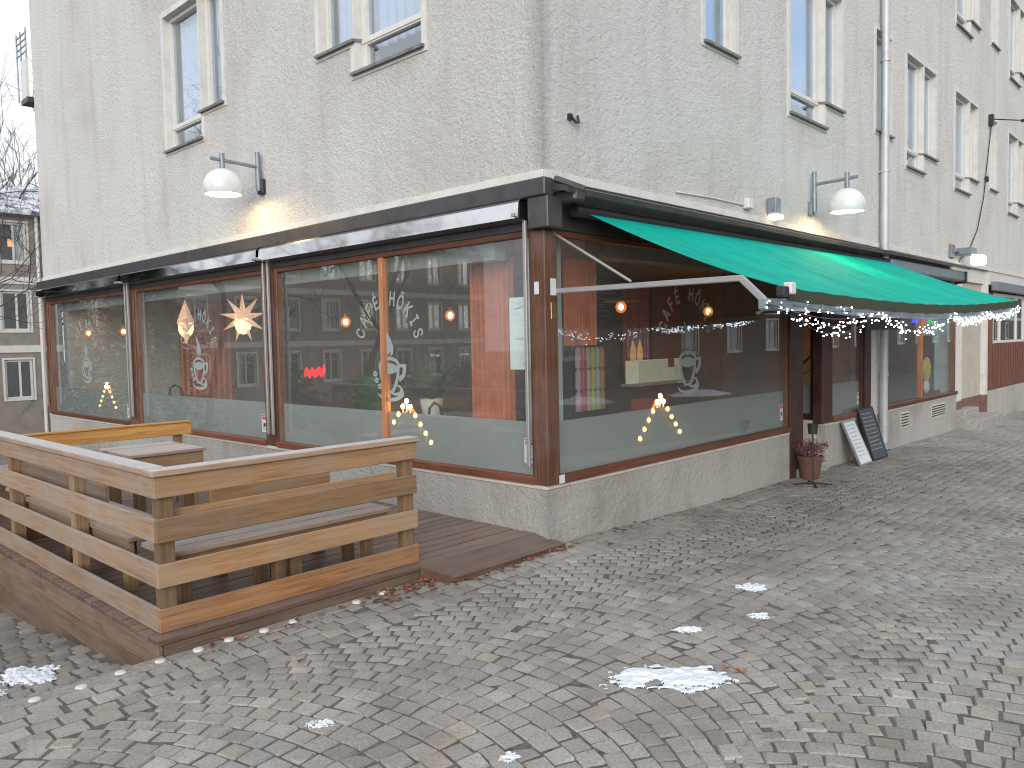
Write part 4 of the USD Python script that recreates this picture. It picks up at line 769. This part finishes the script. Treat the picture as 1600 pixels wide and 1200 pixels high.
def star(x, y, z, r, yaw, label):
    t = thing('paper_star', label, 'star lamp', None); m = MB(); R2 = r*.36; v = [(0, 0, 0)]
    n = 9
    for i in range(2*n):
        a = math.pi/2 + i*math.pi/n; q = (r if i % 2 == 0 else R2); v.append((math.cos(yaw)*q*math.cos(a), math.sin(yaw)*q*math.cos(a), q*math.sin(a)))
    nv = np.array([-math.sin(yaw), math.cos(yaw), 0]); f = []
    V = np.array(v); V = np.vstack([V, nv*.12, -nv*.12]); a, b = 2*n+1, 2*n+2
    for i in range(1, 2*n+1): j = i % (2*n) + 1; f += [(a, i, j), (b, j, i)]
    put('paper', (V + [x, y, z], f), M['star'], t); put('core', MB().ball((x, y, z-.075), .105, 2, (1, 1, 1.35)), M['star_core'], t, smooth=True); put('cord', MB().tube([(x, y, z+.2), (x, y, 2.58)], .003, 4), M['black'], t)
star(.36, 5.52, 2.0, .33, 2.2, 'large glowing paper star right of the cup logo in the middle left window'); star(.36, 7.2, 1.99, .33, 1.2, 'glowing paper star seen almost edge on in the middle left window')
def candle_arch(side, s, d, label):
    t = thing('candle_arch', label, 'candle arch'); sg = -1 if side == 'L' else 1; m = MB()
    pts = [(0, 1.055)] + [(k*(.055 + .075*i), 1.0 - .082*i) for k in (-1, 1) for i in range(5)]
    for k in (-1, 1): m.bar(P(side, s+k*.40, .575, d+.05), P(side, s, 1.0, d+.05), .02, .03)
    m.bar(P(side, s-.42, .575, d+.05), P(side, s+.42, .575, d+.05), .05, .03); put('frame', m, M['wood_orange'], t, tint=(.5, .5, .5))
    for a, z in pts: put('candle', MB().tube([P(side, s+a, z-.09, d), P(side, s+a, z-.015, d)], .009, 6), M['soft_white'], t); put('flame_bulb', MB().ball(P(side, s+a, z, d), .021, 1, (1, 1, 1.25)), M['candle'], t)
candle_arch('R', 1.86, .13, 'triangular electric candle arch in the awning window'); candle_arch('L', 1.96, .16, 'triangular electric candle arch right of the orange mullion'); candle_arch('L', 9.8, .16, 'triangular electric candle arch in the farthest left window')
t = thing('drinks_fridge', 'black drinks fridge with coloured bottle rows', 'fridge'); put('cabinet', MB().box(3.46, 4.20, 2.55, 3.1, .05, 1.55, .01), M['black'], t)
for i, col in enumerate(((.45, .30, .42), (.50, .06, .10), (.40, .42, .30), (.45, .47, .16), (.38, .45, .42), (.42, .20, .08))):
    mt = plain('bottle_row_%d' % i, col, .3, var=.15, emit=col, estr=.07)
    for k in range(3): put('bottle', MB().lathe([(0, 0), (.046, 0), (.046, .235), (.026, .262), (.026, .282), (0, .282)], (3.56 + i*.105, 2.50, .66 + k*.29), 10), mt, t, smooth=40)
t = thing('bar_counter', 'bar counter with a lit white glass case on top', 'counter'); put('body', MB().box(4.75, 6.6, 2.42, 2.9, .05, .92), plain('counter_red', (.14, .045, .04), .6), t)
put('display_back', MB().box(4.85, 6.35, 2.60, 2.64, .96, 1.30), plain('display_white', (.62, .60, .50), .6, emit=(1, .93, .72), estr=.16), t); put('display_shelf', MB().box(4.8, 6.4, 2.40, 2.7, .925, .955), M['soft_white'], t); put('glass_front', MB().box(4.85, 6.35, 2.40, 2.406, .956, 1.30), M['pane'], t)
for x in (5.02, 5.20): t = thing('sauce_bottle', 'tall yellow bottle on the bar glass case, ' + ('left' if x < 5.1 else 'right') + ' of the pair', 'bottle'); put('bottle', MB().lathe([(0, 0), (.045, 0), (.045, .16), (.02, .24), (.012, .29), (0, .29)], (x, 2.62, 1.305), 12), plain('yellow_sauce_%d' % int(x*100), (.55, .33, .10), .4, emit=(1, .5, .15), estr=.18), t, smooth=40); put('cap', MB().tube([(x, 2.62, 1.59), (x, 2.62, 1.62)], .012, 8), M['soft_white'], t)
t = thing('menu_board', 'black menu board on the wall behind the bar', 'menu board'); put('board', MB().box(4.75, 5.55, 3.22, 3.27, 1.75, 2.45), M['black'], t)
for i in range(6): put('chalk_line', MB().box(4.83, 5.1+.35*rng.random(), 3.215, 3.219, 2.33-i*.09, 2.345-i*.09), M['grey'], t)
put('order_tag', MB().box(5.62, 5.78, 2.385, 2.395, 1.18, 1.32), plain('orange_tag', (.5, .15, .05), .6), label='small orange card on the bar glass case', cat='card')
put('till_box', MB().box(4.35, 4.65, 1.9, 2.2, .62, .78, .01).box(4.2, 4.8, 1.8, 2.3, .05, .62), plain('red_box', (.5, .08, .04), .5), label='small red stand left of the bar counter', cat='stand')
# neon and tables, chairs, plants inside
m = MB(); y0 = 3.45
pts = [(0, 0), (.05, .03), (.10, -.02), (.16, .03), (.22, -.01), (.30, .04), (.36, .0), (.42, .07)]
for dz in (0, .035, -.03): m.tube([(.35, y0 + .62 - a, 1.29 + b + dz) for a, b in pts], .011, 6)
put('neon_sign', m, M['neon'], label='small red glowing neon script inside the corner window', cat='neon sign')
def chair(x, y, rz, label):
    t = thing('cafe_chair', label, 'chair', 'dark chairs inside the cafe'); ca, sa = math.cos(rz), math.sin(rz); q = lambda a, b, c: (x + ca*a - sa*b, y + sa*a + ca*b, c+.02)
    put('seat', MB().lathe([(0, .44), (.20, .44), (.21, .46), (0, .47)], (x, y, .02), 16), M['black'], t)
    for a, b in ((-.16, -.16), (.16, -.16), (-.16, .16), (.16, .16)): put('leg', MB().tube([q(a*1.15, b*1.15, 0), q(a, b, .44)], .014, 6), M['black'], t)
    put('backrest', MB().tube([q(-.2, .17, .44), q(-.21, .2, .7), q(-.13, .22, .90), q(0, .225, .95), q(.13, .22, .90), q(.21, .2, .7), q(.2, .17, .44)], .015, 6).tube([q(-.1, .19, .44), q(-.12, .21, .82)], .008, 5).tube([q(.1, .19, .44), q(.12, .21, .82)], .008, 5), M['black'], t)
for x, y, r, l in ((1.0, 2.2, .4, 'dark chair nearest the mullion in the corner window'), (1.2, 1.5, 2.2, 'dark chair beside the rust curtain'), (1.3, 6.0, 1.2, 'dark chair behind the middle left window'), (3.9, .75, .2, 'dark metal chair beside the entrance post'), (1.4, 9.6, .5, 'dark chair behind the farthest left window')): chair(x, y, r, l)
def ctable(x, y, label):
    t = thing('cafe_table', label, 'table', 'round tables inside the cafe'); put('top', MB().lathe([(0, .72), (.33, .72), (.34, .735), (.33, .75), (0, .75)], (x, y, 0), 24), M['wood_dark'], t, tint=rt()); put('column', MB().tube([(x, y, .05), (x, y, .72)], .03, 8), M['black'], t); put('base', MB().lathe([(0, .03), (.22, .03), (.05, .07), (0, .07)], (x, y, 0), 16), M['black'], t)
ctable(1.5, 1.95, 'round table behind the corner window'); ctable(1.5, 6.6, 'round table behind the middle left window'); ctable(1.6, 9.9, 'round table behind the farthest left window')
leafg = plain('houseplant_leaf', (.05, .10, .025), .5, var=.4, scale=12)
def houseplant(x, y, z, h, label, nl=26):
    t = thing('house_plant', label, 'plant'); put('pot', MB().lathe([(0, 0), (.10, 0), (.14, .22), (.12, .22), (.11, .18), (0, .18)], (x, y, z), 16), M['soft_white'], t)
    m = MB()
    for i in range(nl):
        a = rng.uniform(0, 6.28); L = h*rng.uniform(.5, 1); el = rng.uniform(.5, 1.35); b0 = np.array([x, y, z+.2]); tip = b0 + L*np.array([math.cos(a)*math.cos(el), math.sin(a)*math.cos(el), math.sin(el)]); mid = (b0+tip)/2 + [0, 0, .08*L]; w_ = np.array([-math.sin(a), math.cos(a), 0])*.05*rng.uniform(.7, 1.4)
        m.add([b0, mid*.55+b0*.45 - w_, mid*.4+tip*.6 + w_*0 + [0, 0, .02], mid*.55+b0*.45 + w_, tip, mid - w_, mid + w_], [(0, 1, 5), (0, 5, 6), (0, 6, 3), (5, 4, 6), (1, 5, 0)])
    put('leaves', m, leafg, t)
houseplant(5.95, .75, .62, 1.0, 'large leafed plant in the window of the entrance recess'); houseplant(1.3, 2.9, .75, .6, 'bushy green plant left of the mullion inside', 60); houseplant(.9, 3.5, .5, .7, 'pale green plant inside the corner window', 60)
yel = thing('yellow_picture', 'round yellow flower decoration low in the neighbouring shop window', 'decoration'); put('flower', MB().lathe([(0, .0), (.16, .01), (.20, .03), (.10, .05), (0, .06)], (0, 0, 0), 14).arr() if False else MB().ball((10.45, .12, .98), .2, 2, (1, .3, 1.1)), plain('yellow_petals', (.62, .45, .10), .7, var=.3, scale=14), yel); put('stalk', MB().ball((10.45, .12, .68), .13, 1, (1, .4, 1)), M['soft_white'], yel)
t = thing('sale_sign', 'row of coloured glowing letters tiles at the top of the neighbouring shop window', 'sign')
for i, col in enumerate(((.05, .08, 1.0), (1.0, .08, .16), (.03, .9, .2))): put('tile', MB().box(9.6+i*.42, 9.88+i*.42, .10, .115, 1.80, 1.98), glow('sign_tile_%d' % i, col, 1.1), t)
pst = thing('window_poster', 'pale blue poster hanging in the right half of the neighbouring shop window', 'poster'); put('paper', MB().box(10.0, 11.7, .10, .104, 1.58, 2.2), plain('pale_blue_paper', (.34, .46, .48), .7, var=.15, scale=4), pst); put('strip', MB().box(10.9, 11.3, .11, .114, .58, 1.575), plain('pale_strip', (.40, .46, .48), .7), pst)
put('shelf_lights', MB().box(8.2, 9.3, 2.3, 2.34, 1.5, 1.53), M['shelf_glow'], label='warm lit shelf edge inside the neighbouring shop', cat='shelf light')

# ------------------------------------------------------------------ the surroundings
def far_building(name, label, origin, along, inward, length, floors, wallm, bandm, glassm, wz, first, step, ww, gap, roof_h, ground, top, snow=False):
    t = thing(name, label, 'building'); o, a, n = np.array(origin, float), np.array(along, float), np.array(inward, float)
    mp = lambda v: o + v[:, :1]*a + v[:, 2:]*n + v[:, 1:2]*np.array([0, 0, 1.0])
    holes = []; s = gap
    cols = []
    while s + ww < length: cols.append(s); s += step
    p = sbox(0, ground, length, top)
    for k in range(floors):
        for c in cols: p = p.difference(sbox(c, wz[0]+k*first, c+ww, wz[1]+k*first))
    put('wall', MB().poly(p, 0, .3, mp), wallm, t); put('core', MB().poly(sbox(0, ground, length, top), 2.2, 8, mp), M['inner_dark'], t)
    for k in range(floors):
        zb = wz[1] + k*first + .30; put('band', MB().poly(sbox(-.02, zb, length+.02, zb+.30), -.04, .0, mp), bandm, t)
        for c in cols:
            z0, z1 = wz[0]+k*first, wz[1]+k*first; o_ = sbox(c, z0, c+ww, z1); f = o_.difference(unary_union([sbox(c+.09, z0+.09, c+ww*.42, z1-.09), sbox(c+ww*.42+.07, z0+.09, c+ww-.09, z1-.09)]))
            w = put('window', MB().poly(f, .05, .14, mp).poly(o_.buffer(.08, join_style=2).difference(o_), -.03, .05, mp), M['white'], t); put('pane', MB().poly(sbox(c+.05, z0+.05, c+ww-.05, z1-.05), .09, .10, mp), glassm, w)
            if rng.random() < .6: put('curtain', MB().poly(sbox(c+.08, z0+.1, c+ww*rng.uniform(.3, .5), z1-.1), .2, .21, mp), M['curtain'], w)
    v = np.array([(-.4, top, -.4), (length+.4, top, -.4), (length+.4, top+roof_h, 4), (-.4, top+roof_h, 4), (-.4, top-.15, -.4), (length+.4, top-.15, -.4), (length+.4, top, 8), (-.4, top, 8)]); put('roof', MB().add(mp(v), [(0, 1, 2, 3), (4, 5, 1, 0), (3, 2, 6, 7), (4, 7, 6, 5)]), M['snow_roof'] if snow else M['fascia'], t)
    return t
M['snow_roof'] = usdkit.material(stage, LK+'snowy_roof', {'g': ('geometry', {}), 'n': ('noise_texture', {'scale': 1.6, 'detail': 6.0, 'roughness': .7}), 'r': ('rgb_ramp', {'ramp': [(.40, (.06, .06, .065)), (.52, (.62, .64, .68))]}), 'p': ('principled_bsdf', {'roughness': .8})}, [('g.position', 'n.vector'), ('n.fac', 'r.fac'), ('r.color', 'p.base_color')], surface='p.BSDF')
M['brown_wall'] = plain('taupe_render', (0.235, 0.205, 0.18), .9, var=.15, scale=2); M['brown2'] = plain('dark_red_brown_render', (.10, .068, .055), .9, var=.25, scale=2)
M['pane_far'] = pane('far_window_glass', 0.12)
nb = far_building('apartment_building', 'taupe apartment house with white bands and a snowy roof behind the left end', (7.0, 34, 0), (-1, 0, 0), (0, 1, 0), 40, 3, M['brown_wall'], M['plaster'], M['pane_far'], (-.39, 1.27), 2.88, 2.6, 1.06, 1.22, 1.8, -3.9, 7.5, True)
put('downpipe', MB().tube([(6.15, 33.9, -3.5), (6.15, 33.9, 7.4)], .07, 8), M['white'], nb)
for k, x in ((2, 5.35),): put('window_glow', MB().box(x-.2, x+.15, 34.25, 34.3, 6.05, 6.35), glow('far_lamp', (1.0, .35, .12), 1.2), nb)
far_building('street_house', 'dark red brown house with white bands across the street behind the camera', (13, -15, 0), (1, 0, 0), (0, -1, 0), 108, 3, M['brown2'], M['plaster'], M['pane_far'], (.9, 2.5), 3.0, 4.3, 1.4, 1.2, 1.6, -1.6, 9.5, False)
M['bark'] = plain('grey_bark', (.075, .062, .052), .9, var=.3, scale=12); M['needle'] = plain('conifer_needle', (.022, .035, .018), .8, var=.5, scale=6); M['hedge'] = plain('hedge_leaf', (.035, .055, .018), .8, var=.6, scale=5)
def bare_tree(label, x, y, z, h, seed, spread=1.0, depth=6, rf=.010):
    r = np.random.default_rng(seed); t = thing('bare_tree', label, 'tree'); tr, tw = MB(), MB()
    def grow(p, d, L, rad, lev):
        n = 4; pts = [p]; q = p.copy(); dd = d.copy()
        for _ in range(n): dd = dd + r.normal(0, .10, 3); dd[2] += .03; dd /= np.linalg.norm(dd); q = q + dd*L/n; pts.append(q.copy())
        rr = np.linspace(rad, rad*.62, n+1); (tr if lev == 0 else tw).tube(pts, rr, 7 if lev < 2 else (5 if lev < 4 else 3), False)
        if lev >= depth: return
        for _ in range(3 if lev else 5):
            a = r.uniform(0, 6.28); k = r.uniform(.45, .95)*spread; ax = np.cross(dd, [math.cos(a), math.sin(a), .3]); ax /= np.linalg.norm(ax); nd = dd*math.cos(k) + ax*math.sin(k); grow(pts[-1 if r.random() < .6 else -2].copy(), nd, L*r.uniform(.62, .82), rad*.58, lev+1)
    grow(np.array([x, y, z], float), np.array([0, 0, 1.0]), h*.26, h*rf, 0); put('trunk', tr, M['bark'], t, smooth=True); put('crown', tw, M['bark'], t, smooth=True)
bare_tree('bare leafless tree rising behind the roof of the taupe apartment house', 4.2, 44, -3.4, 27, 3, rf=.008)
bare_tree('bare leafless tree outside the picture, mirrored in the metal blind boxes', -19, 30, -2.9, 28, 8, rf=.007)
bare_tree('second bare leafless tree outside the picture, mirrored in the metal blind boxes', -11, 29.5, -2.8, 27, 15, rf=.007)
bare_tree('thin bare tree just outside the picture left of the deck', -1.75, 17.5, -1.8, 11, 21, rf=.006)
def conifer(label, x, y, z, h, rad, seed, mat, n=15000):
    r = np.random.default_rng(seed); t = thing('conifer_tree', label, 'tree'); put('trunk', MB().tube([(x, y, z), (x, y, z+h*.9)], [rad*.09, .02], 8), M['bark'], t)
    hh = r.random(n)**.8; th = r.uniform(0, 6.28, n); lob = .78 + .22*np.sin(th*5 + hh*22) + .1*r.normal(0, 1, n); rr = rad*(1-hh)**.85*lob*(.55 + .45*r.random(n)); c = np.stack([x + rr*np.cos(th), y + rr*np.sin(th), z + .5 + hh*(h-.4)], -1)
    o = r.normal(0, 1, (n, 3, 3))*[.085, .085, .045]; v = (c[:, None] + o).reshape(-1, 3); put('crown', (v, np.arange(3*n).reshape(-1, 3)), mat, t)
conifer('dense dark conifer outside the picture, mirrored in the middle left window', -5.2, 21, -2.2, 9.5, 2.6, 1, M['needle']); conifer('second dark conifer outside the picture, mirrored in the middle left window', -3.3, 23, -2.4, 8.5, 2.2, 2, M['needle'])
n = 5200; hx = rng.uniform(-16, -5.5, n); hy = 13.5 + rng.normal(0, .35, n); hz = -1.6 + rng.random(n)**.7*2.6*(.8 + .2*np.sin(hx*2)); v = (np.stack([hx, hy, hz], -1)[:, None] + rng.normal(0, 1, (n, 3, 3))*.085).reshape(-1, 3)
t = thing('hedge', 'clipped green hedge outside the picture, mirrored in the corner window', 'hedge'); put('foliage', (v, np.arange(3*n).reshape(-1, 3)), M['hedge'], t); put('stems', MB().box(-16, -5.5, 13.35, 13.65, -1.7, -1.2), M['bark'], t)
for i, (x, y, rx) in enumerate(((9, -9.5, .9), (14, -10.5, 1.2), (20, -10, 1.8))):
    g = np.linspace(-1, 1, 30); A, B = np.meshgrid(g, g, indexing='ij'); h = np.clip(1-A*A-B*B, 0, 1)*(.14 + .12*meshkit.noise(np.stack([A*3+i*9, B*3, A*0], -1), i)); X, Y = x + A*rx, y + B*.8; ii = np.arange(900).reshape(30, 30)
    put('snow_heap', (np.stack([X, Y, gz_up(X, Y) - .02 + h], -1).reshape(-1, 3), np.stack([ii[:-1, :-1], ii[1:, :-1], ii[1:, 1:], ii[:-1, 1:]], -1).reshape(-1, 4)), M['snow'], smooth=True, label=('snow heap across the street nearest the cafe, seen only mirrored', 'middle snow heap across the street, seen only mirrored', 'farthest snow heap across the street, seen only mirrored')[i], cat='snow')
